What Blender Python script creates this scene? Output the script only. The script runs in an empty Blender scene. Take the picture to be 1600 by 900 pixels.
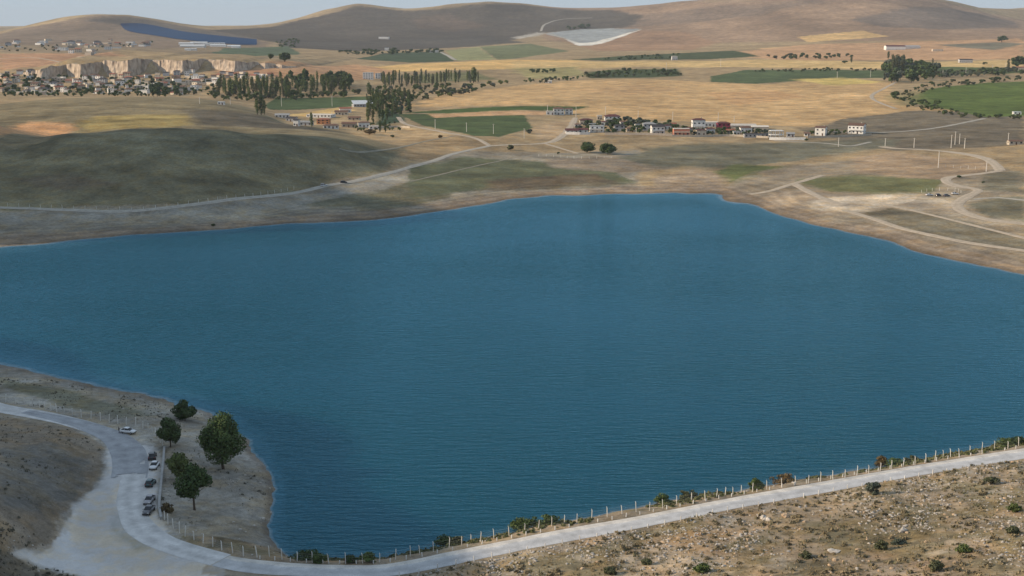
import bpy, math, random
import numpy as np
from mathutils import Vector, Matrix

# ------------------------------------------------------------------ camera, sky, sun, exposure
SC = bpy.context.scene
COL = SC.collection
R = math.radians
FPX, VH, HC = 2000.0, 38.0, 108.0            # focal length in photo pixels, horizon row, camera height (m)
PITCH = math.atan((450 - VH) / FPX)
CP, SP = math.cos(PITCH), math.sin(PITCH)

cam_d = bpy.data.cameras.new('camera')
cam = bpy.data.objects.new('camera', cam_d)
COL.objects.link(cam)
cam.location = (0, 0, HC)
cam.rotation_euler = (math.pi / 2 - PITCH, 0, 0)
cam_d.sensor_width = 36
cam_d.lens = FPX * 36 / 1600
cam_d.clip_start = 1
cam_d.clip_end = 60000
SC.camera = cam

SUN_EL, SUN_AZ = R(22), R(-94)               # azimuth from +Y towards +X: the sun stands low on the left
world = bpy.data.worlds.new('World')
SC.world = world
world.use_nodes = True
wn = world.node_tree
sky = wn.nodes.new('ShaderNodeTexSky')
sky.sky_type = 'NISHITA'
sky.sun_disc = False
sky.sun_elevation = SUN_EL
sky.sun_rotation = SUN_AZ
sky.altitude = 1000
sky.air_density = 1.0
sky.dust_density = 0.15
sky.ozone_density = 3.0
bg = wn.nodes['Background']
bg.inputs['Strength'].default_value = 0.15
# thin high haze evens the clear-sky radiance out over the whole dome
gam = wn.nodes.new('ShaderNodeGamma'); gam.inputs['Gamma'].default_value = 0.12
sca = wn.nodes.new('ShaderNodeVectorMath'); sca.operation = 'MULTIPLY'; sca.inputs[1].default_value = (1.78, 2.12, 2.48)
wn.links.new(sky.outputs['Color'], gam.inputs['Color'])
wn.links.new(gam.outputs['Color'], sca.inputs[0])
wn.links.new(sca.outputs[0], bg.inputs['Color'])

sun_d = bpy.data.lights.new('sun', 'SUN')
sun = bpy.data.objects.new('sun', sun_d)
COL.objects.link(sun)
sun_d.energy = 3.7
sun_d.angle = R(0.9)
sun_d.color = (1.0, 0.82, 0.60)
to_sun = Vector((math.sin(SUN_AZ) * math.cos(SUN_EL), math.cos(SUN_AZ) * math.cos(SUN_EL), math.sin(SUN_EL)))
sun.rotation_euler = to_sun.to_track_quat('Z', 'Y').to_euler()
sun.location = (-300, 0, 300)

SC.view_settings.view_transform = 'Standard'
SC.view_settings.look = 'None'
SC.view_settings.exposure = 0.5
SC.view_settings.gamma = 1.0
SC.cycles.max_bounces = 5
SC.cycles.diffuse_bounces = 2
SC.cycles.glossy_bounces = 2
SC.cycles.transmission_bounces = 2
SC.cycles.volume_bounces = 0
SC.cycles.caustics_reflective = False
SC.cycles.caustics_refractive = False
SC.cycles.use_denoising = True

rng = np.random.default_rng(7)
random.seed(7)

# ------------------------------------------------------------------ helpers
def tag(o, label=None, cat=None, group=None, kind=None):
    if label: o['label'] = label
    if cat: o['category'] = cat
    if group: o['group'] = group
    if kind: o['kind'] = kind
    return o

def empty(name, loc, rz=0.0):
    o = bpy.data.objects.new(name, None)
    o.empty_display_size = 0.5
    COL.objects.link(o)
    o.location = loc
    o.rotation_euler = (0, 0, rz)
    return o

def link(name, me, parent=None, loc=None, rz=None):
    o = bpy.data.objects.new(name, me)
    COL.objects.link(o)
    if parent is not None: o.parent = parent
    if loc is not None: o.location = loc
    if rz is not None: o.rotation_euler = (0, 0, rz)
    return o

def copy_tree(o, parent=None, kids=None):
    c = o.copy()
    COL.objects.link(c)
    c.parent = parent
    for ch in o.children:
        if ch is not c: copy_tree(ch, c)
    return c

def mesh(name, v, f, m=None, smooth=False):
    me = bpy.data.meshes.new(name)
    if isinstance(v, np.ndarray): v = v.tolist()
    if isinstance(f, np.ndarray): f = f.tolist()
    me.from_pydata(v, [], f)
    if m is not None: me.materials.append(m)
    if smooth: me.polygons.foreach_set('use_smooth', [True] * len(me.polygons))
    me.update()
    return me

class MB:
    """collects boxes, tubes and prisms into one mesh"""
    def __init__(s): s.v, s.f = [], []
    def add(s, v, f):
        n = len(s.v)
        s.v += [tuple(p) for p in v]
        s.f += [tuple(i + n for i in q) for q in f]
        return s
    def box(s, x0, x1, y0, y1, z0, z1):
        return s.add([(x0,y0,z0),(x1,y0,z0),(x1,y1,z0),(x0,y1,z0),(x0,y0,z1),(x1,y0,z1),(x1,y1,z1),(x0,y1,z1)],
                     [(3,2,1,0),(4,5,6,7),(0,1,5,4),(1,2,6,5),(2,3,7,6),(3,0,4,7)])
    def tube(s, pts, rads, n=6, cap=True):
        pts = [Vector(p) for p in pts]
        rings = []
        for i, p in enumerate(pts):
            d = (pts[min(i+1, len(pts)-1)] - pts[max(i-1, 0)]).normalized()
            a = d.orthogonal().normalized() if abs(d.z) < 0.9 else Vector((1,0,0)).cross(d).normalized()
            b = d.cross(a)
            rings.append([p + (a*math.cos(2*math.pi*k/n) + b*math.sin(2*math.pi*k/n))*rads[i] for k in range(n)])
        v = [q for r in rings for q in r]
        f = []
        for i in range(len(pts)-1):
            for k in range(n):
                k2 = (k+1) % n
                f.append((i*n+k, i*n+k2, (i+1)*n+k2, (i+1)*n+k))
        if cap:
            f.append(tuple(range(n-1, -1, -1)))
            f.append(tuple((len(pts)-1)*n + k for k in range(n)))
        return s.add(v, f)
    def mesh(s, name, m=None, smooth=False): return mesh(name, s.v, s.f, m, smooth)
    def build(s, name, m=None, parent=None, smooth=False): return link(name, mesh(name, s.v, s.f, m, smooth), parent)

# value noise in numpy
def _hash(ix, iy, seed):
    h = (ix.astype(np.int64) * 374761393 + iy.astype(np.int64) * 668265263 + seed * 1274126177) & 0xFFFFFFFF
    h = ((h ^ (h >> 13)) * 1274126177) & 0xFFFFFFFF
    return ((h ^ (h >> 16)) & 0xFFFF) / 65535.0

def vnoise(x, y, seed=0):
    ix, iy = np.floor(x), np.floor(y)
    fx, fy = x - ix, y - iy
    fx, fy = fx*fx*(3-2*fx), fy*fy*(3-2*fy)
    a, b = _hash(ix, iy, seed), _hash(ix+1, iy, seed)
    c, d = _hash(ix, iy+1, seed), _hash(ix+1, iy+1, seed)
    return (a*(1-fx)+b*fx)*(1-fy) + (c*(1-fx)+d*fx)*fy

def fbm(x, y, wl, octv=4, seed=0):
    t, amp, tot = 0.0, 1.0, 0.0
    for k in range(octv):
        t = t + amp * (vnoise(x/wl + 13.7*k, y/wl - 7.1*k, seed+k) - 0.5)
        tot += amp
        amp *= 0.5
        wl *= 0.5
    return 2 * t / tot                       # about -1..1

def sstep(x): 
    x = np.clip(x, 0, 1)
    return x*x*(3-2*x)

# ------------------------------------------------------------------ materials
MAT = {}
def nodes(name):
    m = bpy.data.materials.new(name)
    m.use_nodes = True
    nt = m.node_tree
    return m, nt, nt.nodes['Principled BSDF']

def N(nt, kind, **kw):
    n = nt.nodes.new(kind)
    for k, val in kw.items():
        if k in n.inputs: n.inputs[k].default_value = val
        else: setattr(n, k, val)
    return n

def plain(name, c, rough=0.8, var=0.15, scale=2.0, metal=0.0, bump=0.0, spec=0.3):
    """a flat paint with a little dirt and grain"""
    m, nt, b = nodes(name)
    tc = N(nt, 'ShaderNodeTexCoord')
    nz = N(nt, 'ShaderNodeTexNoise', Scale=scale, Detail=4.0)
    nt.links.new(tc.outputs['Object'], nz.inputs['Vector'])
    mr = N(nt, 'ShaderNodeMapRange')
    mr.inputs['From Min'].default_value, mr.inputs['From Max'].default_value = 0.3, 0.7
    mr.inputs['To Min'].default_value, mr.inputs['To Max'].default_value = 1-var, 1+var
    nt.links.new(nz.outputs['Fac'], mr.inputs['Value'])
    oi = N(nt, 'ShaderNodeObjectInfo')
    mr2 = N(nt, 'ShaderNodeMapRange')
    mr2.inputs['To Min'].default_value, mr2.inputs['To Max'].default_value = 1-var, 1+var
    nt.links.new(oi.outputs['Random'], mr2.inputs['Value'])
    mul = N(nt, 'ShaderNodeMath', operation='MULTIPLY')
    nt.links.new(mr.outputs[0], mul.inputs[0])
    nt.links.new(mr2.outputs[0], mul.inputs[1])
    vm = N(nt, 'ShaderNodeVectorMath', operation='SCALE')
    vm.inputs[0].default_value = c[:3]
    nt.links.new(mul.outputs[0], vm.inputs['Scale'])
    nt.links.new(vm.outputs[0], b.inputs['Base Color'])
    b.inputs['Roughness'].default_value = rough
    b.inputs['Metallic'].default_value = metal
    b.inputs['Specular IOR Level'].default_value = spec
    if bump:
        bp = N(nt, 'ShaderNodeBump', Strength=bump, Distance=0.05)
        nt.links.new(nz.outputs['Fac'], bp.inputs['Height'])
        nt.links.new(bp.outputs[0], b.inputs['Normal'])
    MAT[name] = m
    return m

def leafmat(name, c1, c2, rough=0.7):
    """foliage: colour varies leaf by leaf (attribute), clump by clump and tree by tree"""
    m, nt, b = nodes(name)
    at = N(nt, 'ShaderNodeAttribute', attribute_name='leaf')
    oi = N(nt, 'ShaderNodeObjectInfo')
    ad = N(nt, 'ShaderNodeMath', operation='MULTIPLY_ADD')
    nt.links.new(oi.outputs['Random'], ad.inputs[0])
    ad.inputs[1].default_value = 0.5
    nt.links.new(at.outputs['Fac'], ad.inputs[2])
    mr = N(nt, 'ShaderNodeMapRange')
    mr.inputs['From Max'].default_value = 1.5
    nt.links.new(ad.outputs[0], mr.inputs['Value'])
    mx = N(nt, 'ShaderNodeMix', data_type='RGBA')
    mx.inputs['A'].default_value = (*c1, 1)
    mx.inputs['B'].default_value = (*c2, 1)
    nt.links.new(mr.outputs[0], mx.inputs['Factor'])
    nt.links.new(mx.outputs['Result'], b.inputs['Base Color'])
    b.inputs['Roughness'].default_value = rough
    b.inputs['Specular IOR Level'].default_value = 0.25
    MAT[name] = m
    return m

# ------------------------------------------------------------------ terrain
def ray(u, v):
    x, yi = (u - 800) / FPX, (v - 450) / FPX
    return np.array([x, CP - yi*SP, -SP - yi*CP])

def pz(u, v, z):                             # where the sight line of a photo pixel meets height z
    d = ray(u, v)
    t = (z - HC) / d[2]
    return d * t + np.array([0, 0, HC])

def py(u, v, Y):                             # ... or distance Y
    d = ray(u, v)
    return d * (Y / d[1]) + np.array([0, 0, HC])

CP_PTS = []
def addz(lst):
    for u, v, z in lst: CP_PTS.append(pz(u, v, z))
def addy(lst):
    for u, v, Y in lst: CP_PTS.append(py(u, v, Y))

SHORE_FAR = [(-250,470),(-220,430),(-100,402),(0,386),(50,381),(100,377),(190,368),(300,361),(400,353),(520,347),(600,342),(650,335),(700,328),
    (750,320),(800,311),(870,305),(950,303),(1050,301),(1120,302),(1132,308),(1142,316),(1165,318),(1185,322),(1210,333),(1250,345),
    (1300,357),(1350,368),(1400,380),(1450,397),(1500,408),(1550,418),(1600,428),(1750,462),(1900,505),(2000,560)]
SHORE_NEAR = [(1980,620),(1800,654),(1700,671),(1600,689),(1525,702.5),(1450,717.5),(1375,731.5),(1300,744.5),(1215,757.5),(1130,772.5),(1060,782.5),(990,795.5),(930,805.5),(870,816.5),(810,829),(740,844.5),(690,854),(640,865),(597,873),(546,876),(493,875),
    (455,868),(435,852),(424,830),(421,812),(426,785),(424,760),(414,733),(398,708),(383,690),(355,667),(330,650),(270,630),(190,612),
    (120,598),(60,584),(0,568),(-100,548),(-200,520)]
addz([(u, v, 0) for u, v in SHORE_FAR + SHORE_NEAR])
# lake bed
addz([(u, v, -5) for u, v in [(-100,470),(0,470),(150,450),(300,430),(450,410),(600,400),(750,390),(900,370),(1050,360),(1200,400),(1350,440),(1500,480),
    (1650,540),(1800,570),(150,530),(350,520),(500,500),(700,480),(900,470),(1100,480),(1300,540),(1500,570),(500,620),(700,600),(900,600),(1100,620),
    (1350,650),(1550,630),(500,720),(650,700),(800,700),(950,700),(1150,690),(520,800),(640,790),(760,760),(900,750),(1050,730)]])
# near side: the road bank, yard, verge and slopes
addz([(256,700,4),(253,740,4),(250,780,4),(265,825,4),(305,845,4.2),(350,863,4.5),(400,873,4.7),(440,877,4.8),(493,881,5),(546,882,5),(597,879,5),(640,871,5),
    (690,860,5),(740,850,5),(810,835,5),(870,822,5.2),(930,811,5.3),(990,801,5.5),(1060,788,5.8),(1130,778,6),(1215,763,6),(1258,756,6),(1300,750,6),(1375,737,6.3),
    (1450,723,6.5),(1525,708,6.8),(1600,694,7),(1800,660,8),(1950,640,9)])
addz([(360,880,4.5),(440,888,4.9),(520,893,5),(600,893,5.1),(650,886,5.1),(775,860,5.2),(880,838,5.3),(1000,817,5.7),(1140,789,6.2),(1280,764,6.4),(1440,736,6.9),(1600,711,7.4),(1800,675,8.3)])
addz([(430,897,5.2),(520,902,5.3),(650,898,5.4),(775,872,5.4),(880,850,5.6),(1000,828,6),(1140,799,6.5),(1280,775,6.8),(1440,747,7.4),(1600,722,8)])
addz([(1600,760,11),(1600,820,15),(1600,900,20),(1450,800,11),(1450,860,14.5),(1300,800,8.8),(1300,850,11.5),(1300,900,14),(1150,840,8.6),(1000,850,7.2),
    (1000,900,10),(800,885,6.4),(800,925,8),(650,920,6),(1000,1100,19),(1600,1100,29),(500,960,6),(400,1000,7),(250,1000,8),(300,1150,13),(0,1100,26),(1900,800,18),(1900,1000,28)])
addz([(200,700,4),(200,760,4),(200,830,4),(200,890,4.5),(310,870,4.4),(310,900,4.6),(120,840,4.6),(120,890,5),(60,875,6.2),(160,800,4.1),(170,740,4)])
addz([(0,637,5),(60,648,4.8),(120,661,4.5),(180,680,4.1),(-100,620,6),(0,605,3),(100,622,2.6),(200,640,2.8),(240,660,3.2),(300,660,2),(340,720,2.4),(380,750,1.6),(320,800,3),(370,830,2.6),(400,800,1.2),(300,740,3.2),(0,655,5.6)])
addz([(100,690,7),(140,700,5),(0,680,8),(50,700,9),(0,740,12.5),(60,770,9.5),(110,770,6),(0,810,13),(40,840,9),(0,870,10),(0,900,12),(-80,720,20),(-80,850,22)])
# far side: shore flats on the left
addz([(0,355,3),(200,345,3),(400,335,3),(560,318,3),(0,327,7),(120,330,6),(290,321,7),(400,308,7),(500,294,7),(620,268,8),(700,244,9),(660,300,4),(780,285,4),(760,250,7)])
addz([(0,290,14),(0,250,23),(0,225,29),(100,210,34),(200,202,36),(270,200,37),(350,203,35),(440,210,31),(530,222,24),(600,238,15),(300,250,23),(300,290,13),
    (150,250,24),(150,290,14),(450,250,20),(450,280,11),(560,255,14),(-150,300,20),(-150,230,38)])
addy([(270,214,985),(100,222,985),(400,222,985)])
addz([(230,152,30),(100,156,29),(0,166,27),(0,195,25),(100,190,26),(230,185,27),(330,158,28),(350,185,25),(420,184,20),(480,197,17),(545,208,14)])
addy([(230,153,1560),(80,152,1580)])
addz([(400,165,14),(500,168,14),(600,165,14),(440,192,14.5),(560,203,13),(640,215,11)])
# middle
addz([(900,292,2),(1000,288,2),(1080,285,2.5),(900,255,6),(760,228,10),(950,240,7),(1030,265,4),(1120,262,4),(1100,232,7),(885,212,9),(1000,214,9),(1100,217,8),
    (1200,219,8),(1300,218,8.5),(1400,214,9),(700,210,12),(800,212,11),(600,215,11),(700,172,14),(800,192,12),(650,190,12),(880,180,12)])
addz([(1300,342,2),(1450,380,1.5),(1600,410,1.6),(1500,345,4),(1600,352,5),(1550,270,8),(1400,270,6),(1300,305,3.5),(1250,262,4.5),(1180,290,2.5),(1230,320,2),(1400,236,8),
    (1500,240,9),(1600,228,12),(1600,290,8),(1750,300,9),(1750,400,4)])
addy([(1000,165,1500),(850,160,1500),(1000,137,1830),(850,138,1830),(1000,126,2000),(850,130,1950),(700,152,1600),(1000,118,2250),(1150,150,1650),(1200,125,2000),(1150,185,1330),
    (1300,145,1680),(1300,170,1450),(1300,192,1280),(1450,182,1340),(1500,160,1550),(1600,170,1450),(1600,190,1290),(1600,130,1900),(1450,135,1800),(1350,128,1950)])
addz([(0,147,17),(150,150,17),(300,150,17),(150,136,19),(0,126,23),(450,142,18),(600,142,18),(300,131,22),(600,126,22),(700,126,22),(750,132,20),(680,140,18)])
CLIFF = [(30,116,117,2045),(62,108,121,2000),(80,103,123,2012),(104,101,124,2036),(126,99,122,2000),(142,98,121,2016),(160,96,119,2036),(182,95,119,2016),(200,94,118,1998),(218,93,116,2018),(236,93,113,2038),
    (262,94,113,2016),(286,94,113,1994),(304,94,112,2016),(320,92,111,2036),(345,93,110,2016),(367,94,109,1996),(385,97,108,2018),(404,98,108,2040),(414,98,108,2026),(430,101,107.5,2042),(440,102,107,2030),(462,104,105.5,2060)]
addy([(80,126,1990),(160,123,1990),(240,117,1990),(320,113,1990),(400,111,1990),(440,112,1980)])
addy([(20,110,2080),(100,96,2110),(200,91,2110),(300,90,2110),(400,93,2120),(470,101,2120)])
addy([(0,100,2200),(0,85,2600),(150,82,2600),(300,80,2700),(400,86,2500),(550,98,2500),(550,108,2250),(700,108,2300),(700,98,2600),(850,100,2600),(850,112,2300),(1000,95,2700),
    (1150,95,2700),(1150,108,2300),(1300,108,2250),(1300,95,2600),(1450,100,2400),(1600,105,2300),(1600,88,2700)])
addy([(0,66,3600),(150,68,3500),(300,72,3300),(450,85,2900),(450,72,3600),(600,85,3200),(600,75,3800),(750,85,3200),(750,74,3900),(900,78,3600),(1050,80,3400),(1200,80,3300),(1350,82,3200),(1500,82,3100),(1600,75,3300)])
addy([(0,56,4400),(100,52,4400),(200,50,4500),(300,60,4200),(400,68,4000),(500,62,4500),(600,60,4700),(700,62,4700),(800,55,5000),(900,62,4600),(950,48,5200),(1000,60,4500),(1100,62,4400),(1200,60,4300),
    (1350,55,4300),(1500,60,4000),(1600,58,4000)])
addy([(u, v, 5200) for u, v in [(-60,60),(0,49),(50,38),(100,27),(150,22),(200,24),(250,32),(310,43)]])
addy([(100,38,4900),(200,36,4900),(u := 280, 46, 4800)])
addy([(0,62,6200),(150,58,6200)])
addy([(u, v, 6600) for u, v in [(350,40),(400,42),(450,33),(500,19),(560,8),(600,12),(635,15),(700,8),(760,3),(800,5),(850,9),(900,12.5),(955,13),(1000,8),(1050,5)]])
addy([(500,42,5600),(600,35,5700),(700,38,5700),(800,28,5900),(900,30,5900),(1000,30,5800)])
addy([(u, v, 6000) for u, v in [(1110,3),(1150,1),(1200,-4),(1260,-10),(1330,-14),(1400,-9),(1450,-3),(1480,3),(1520,13),(1560,23),(1600,31),(1680,40)]])
addy([(1100,30,5300),(1200,20,5300),(1330,12,5300),(1450,20,5300),(1550,40,5100)])
addy([(500,40,8200),(800,30,8200),(1100,26,8000),(1350,20,8000),(1480,30,9500),(1540,21,9500),(1600,14,9500),(1700,6,9500),(500,40,13000),(900,40,13000),(1400,40,13000),(0,42,9000),(0,42,13000)])
CP_PTS = np.array(CP_PTS)

# world polyline of the rock cliff, and unseen hills added off-frame to shade the near left and the middle left
CL = np.array([[*py(u, vb, Y)[:2], py(u, vt, Y)[2], py(u, vb, Y)[2]] for u, vt, vb, Y in CLIFF])   # x, y, z_top, z_base
def step_extra(X, Y):
    xs = CL[:, 0]
    yc = np.interp(X, xs, np.convolve(np.pad(CL[:, 1], 3, 'edge'), np.ones(7)/7, 'valid')) 
    h = np.interp(X, xs, CL[:, 2] - CL[:, 3], left=0, right=0) * 0.9
    z = h * sstep((Y - yc - 4) / 26) * (1 - sstep((Y - yc - 60) / 1500))
    for cx, cy, sx, sy, a in SHADE_HILLS:
        z = z + a * np.exp(-(((X-cx)/sx)**2 + ((Y-cy)/sy)**2) / 2)
    return z
SHADE_HILLS = [(-255, 262, 48, 40, 52), (-262, 190, 55, 45, 88), (-262, 325, 42, 34, 56), (-320, 400, 55, 45, 62), (-560, 820, 85, 90, 155), (-490, 680, 68, 60, 140), (-600, 940, 90, 60, 120)]

def st(X, Y):
    W = Y + 150
    return np.stack([np.clip(X*2.3/W, -1.45, 1.45), np.log(W)*1.0], -1)
pst = st(CP_PTS[:, 0], CP_PTS[:, 1])
CK = 0.02
def phi(a, b):
    d2 = (a[:, None, 0]-b[None, :, 0])**2 + (a[:, None, 1]-b[None, :, 1])**2
    return np.sqrt(d2 + CK*CK)
A = phi(pst, pst)
A[np.diag_indices(len(pst))] += 1e-4
zt = CP_PTS[:, 2] - step_extra(CP_PTS[:, 0], CP_PTS[:, 1])
n_ = len(pst)
M_ = np.zeros((n_+3, n_+3))
M_[:n_, :n_] = A
M_[:n_, n_] = 1; M_[:n_, n_+1:] = pst
M_[n_, :n_] = 1; M_[n_+1:, :n_] = pst.T
wts = np.linalg.solve(M_, np.concatenate([zt, np.zeros(3)]))
def rbf(X, Y):
    out = np.empty(X.size)
    q = st(X.ravel(), Y.ravel())
    for i in range(0, len(q), 20000):
        out[i:i+20000] = phi(q[i:i+20000], pst) @ wts[:n_] + wts[n_] + q[i:i+20000] @ wts[n_+1:]
    return out.reshape(X.shape) + step_extra(X, Y)

def geo(a, b, r):
    o = [a]
    while o[-1] < b: o.append(o[-1] * (1 + r))
    return o[:-1]
GY = np.array(list(np.linspace(-120, 170, 14)) + list(np.arange(180, 345, 0.9)) + list(np.arange(345, 425, 2.2)) + list(np.arange(425, 540, 6)) +
              geo(540, 1400, 0.0037) + geo(1400, 5600, 0.0058) + geo(5600, 7600, 0.011) + geo(7600, 16000, 0.03))
ds = np.linspace(-1.02, 1.02, 690)
side = 1.02 + np.cumsum(0.006 * 1.075 ** np.arange(52))
GS = np.concatenate([-side[::-1], ds, side])
NR, NC = len(GY), len(GS)
YY = np.repeat(GY[:, None], NC, 1)
XX = GS[None, :] * (YY + 150) / 2.3
ZZ = rbf(XX, YY)

def polyline(pts, step):
    pts = np.asarray(pts, float)
    # Catmull-Rom
    P = np.vstack([2*pts[0]-pts[1], pts, 2*pts[-1]-pts[-2]])
    out = []
    for i in range(1, len(P)-2):
        n = max(2, int(np.linalg.norm(P[i+1]-P[i]) / step))
        t = np.linspace(0, 1, n, endpoint=False)[:, None]
        out.append(0.5*((2*P[i]) + (-P[i-1]+P[i+1])*t + (2*P[i-1]-5*P[i]+4*P[i+1]-P[i+2])*t**2 + (-P[i-1]+3*P[i]-3*P[i+1]+P[i+2])*t**3))
    return np.vstack(out + [pts[-1:]])

def dist_poly(X, Y, pts):                    # distance of points to a polyline, and its height there
    best = np.full(X.shape, 1e9); zb = np.zeros(X.shape)
    for p, q in zip(pts[:-1], pts[1:]):
        d = q[:2]-p[:2]; L = max(d @ d, 1e-9)
        t = np.clip(((X-p[0])*d[0] + (Y-p[1])*d[1])/L, 0, 1)
        dd = np.hypot(X-p[0]-t*d[0], Y-p[1]-t*d[1])
        m = dd < best
        best = np.where(m, dd, best)
        if len(p) > 2: zb = np.where(m, p[2]+t*(q[2]-p[2]), zb)
    return best, zb

# the near road: a level bed is cut into the slope
ROAD_PX = [(345,876,4.4),(380,883,4.6),(430,888,4.9),(480,891,5.0),(520,892.5,5.0),(560,893,5.05),(600,891.5,5.1),(650,884,5.1),(700,873.5,5.15),(775,858,5.2),(850,843,5.3),(925,829,5.45),(1000,815.5,5.7),(1080,799.5,6),(1150,785.5,6.2),(1215,774,6.3),
           (1280,762.5,6.4),(1360,748,6.6),(1440,734,6.9),(1520,721,7.1),(1600,708.5,7.4),(1700,692,7.8),(1850,668,8.4)]
ROAD = polyline([pz(*p) for p in ROAD_PX], 2.0)
LROAD_PX = [(-140,596,6.2),(-60,621,5.6),(0,637.5,5),(60,648,4.8),(110,659,4.6),(150,671,4.3),(180,684,4.1),(203,703,4),(212,727,4),(208,760,4),(205,790,4),(216,820,4),(245,843,4.2),(290,860,4.3),(345,875,4.4)]
LROAD = polyline([pz(*p) for p in LROAD_PX], 2.0)
near = (YY < 420)
# relief: fine on the near slopes, gentle in the middle, folds and gullies on the far hills
n_near = fbm(XX, YY, 9, 4, 3) * 0.55 + fbm(XX, YY, 2.5, 2, 8) * 0.14
n_mid = fbm(XX, YY, 120, 4, 11) * 1.2
n_far = fbm(XX, YY, 900, 5, 21) * 16 + (np.abs(fbm(XX, YY, 420, 4, 31)) - 0.25) * -14
sel = (YY > 200) & (YY < 420) & (np.abs(XX) < 260)
dr = np.full(XX.shape, 99.0); zr = np.zeros(XX.shape)
dr[sel], zr[sel] = dist_poly(XX[sel], YY[sel], ROAD[::2])
dl = np.full(XX.shape, 99.0); zl = np.zeros(XX.shape)
dl[sel], zl[sel] = dist_poly(XX[sel], YY[sel], LROAD[::2])
wn_near = (1 - sstep((YY - 330) / 90)) * sstep((np.minimum(dr, dl) - 3.2) / 5)
YARD_PX = [(166,700),(168,728),(158,752),(140,768),(122,788),(104,815),(88,842),(76,857),(40,858),(12,862),(30,872),(55,882),(80,889),(110,896),(140,905),(345,905),(352,884),(352,872),(330,864),(300,853),(270,838),(252,812),(247,790),(251,745),(253,715),(240,696),(215,690)]
ZZ0 = ZZ.copy()
wmid = sstep((YY - 560) / 500) * (1 - sstep((YY - 4000) / 2000))
wfar = sstep((YY - 3600) / 2200) * np.clip((ZZ - 45) / 120, 0.12, 1)
ZZ = ZZ + n_near * wn_near + n_mid * wmid * np.clip((np.abs(ZZ)) / 8, 0.05, 1) + n_far * wfar
shore_w = (1 - np.clip(np.abs(ZZ) / 4, 0, 1)) * np.where((XX > -45) & (YY < 345), 0.35, 1.0)
ZZ = ZZ + shore_w * sstep((YY-200)/50) * (fbm(XX, YY, 14, 3, 5) * 0.22) * (1 - sstep((YY-1200)/300))
for d, z in ((dr, zr), (dl, zl)):
    w = 1 - sstep((d - 3.6) / 2.6)
    ZZ = ZZ * (1-w) + z * w

IY = np.arange(NR); IS = np.arange(NC)
def H(X, Y):
    X = np.asarray(X, float); Y = np.asarray(Y, float)
    r = np.clip(np.interp(Y, GY, IY), 0, NR-1.001)
    c = np.clip(np.interp(X*2.3/(Y+150), GS, IS), 0, NC-1.001)
    i, j = r.astype(int), c.astype(int)
    a, b = r-i, c-j
    return (ZZ[i, j]*(1-b)+ZZ[i, j+1]*b)*(1-a) + (ZZ[i+1, j]*(1-b)+ZZ[i+1, j+1]*b)*a

TS = 150 * 1.0025 ** np.arange(1900)
def G(u, v):
    """ground point seen at a photo pixel (first hit of the sight line with the terrain or the water)"""
    d = ray(u, v)
    P = d[None, :] * TS[:, None]
    h = np.maximum(H(P[:, 0], P[:, 1]), 0.0)
    g = P[:, 2] + HC - h
    k = np.argmax(g < 0)
    if g[k] >= 0: k = len(TS)-1
    t = TS[k-1] + (TS[k]-TS[k-1]) * g[k-1] / max(g[k-1]-g[k], 1e-9)
    p = d * t
    return Vector((p[0], p[1], float(max(H(p[0], p[1]), 0))))
def Gs(lst): return np.array([G(u, v)[:] for u, v in lst])

# ------------------------------------------------------------------ ground cover colours (crops, bare earth, grass, some painted shade)
def lin(c):
    c = np.asarray(c, float) / 255
    return np.where(c <= 0.04045, c/12.92, ((c+0.055)/1.055)**2.4)
KD = 1.0
COLS = np.zeros((NR, NC, 3))
def inside(X, Y, P):
    m = np.zeros(X.shape, bool)
    j = len(P)-1
    for i in range(len(P)):
        xi, yi, xj, yj = P[i][0], P[i][1], P[j][0], P[j][1]
        c = ((yi > Y) != (yj > Y)) & (X < (xj-xi)*(Y-yi)/(yj-yi+1e-12)+xi)
        m ^= c
        j = i
    return m
_a, _b = XX/(YY+150), np.log(YY+150)
WARP = []
for k, (wl, am) in enumerate([(0.05, 1.0), (0.02, 1.1), (0.05, 1.9), (0.012, 1.2)]):
    WARP.append((XX + fbm(_a, _b, wl, 3, 41+k*7) * 0.006*am * (YY+50), YY + fbm(_a, _b, wl, 3, 51+k*7) * 0.012*am * (YY+50)))
def paint(px, c, k=None, crisp=False, mix=1.0, world=False):
    P = Gs(px) if not world else np.asarray(px)
    lo, hi = P.min(0), P.max(0)
    pad = 0.05*hi[1] + 5
    rows = np.nonzero((GY > lo[1]-pad) & (GY < hi[1]+pad))[0]
    if not len(rows): return
    r0, r1 = rows[0], rows[-1]+1
    cols = np.nonzero((XX[r0:r1].max(0) > lo[0]-pad) & (XX[r0:r1].min(0) < hi[0]+pad))[0]
    c0, c1 = cols[0], cols[-1]+1
    sl = (slice(r0, r1), slice(c0, c1))
    if crisp: m = sum(inside(XX[sl]+(wx[sl]-XX[sl])*.3, YY[sl]+(wy[sl]-YY[sl])*.3, P).astype(float) for wx, wy in WARP[:2]) / 2
    else: m = sum(inside(wx[sl], wy[sl], P).astype(float) for wx, wy in WARP) / len(WARP)
    col = np.asarray(c, float) if max(c) <= 1 else lin(c) / (k or KD)
    m = (m*mix)[..., None]
    COLS[sl] = COLS[sl]*(1-m) + col*m

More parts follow.
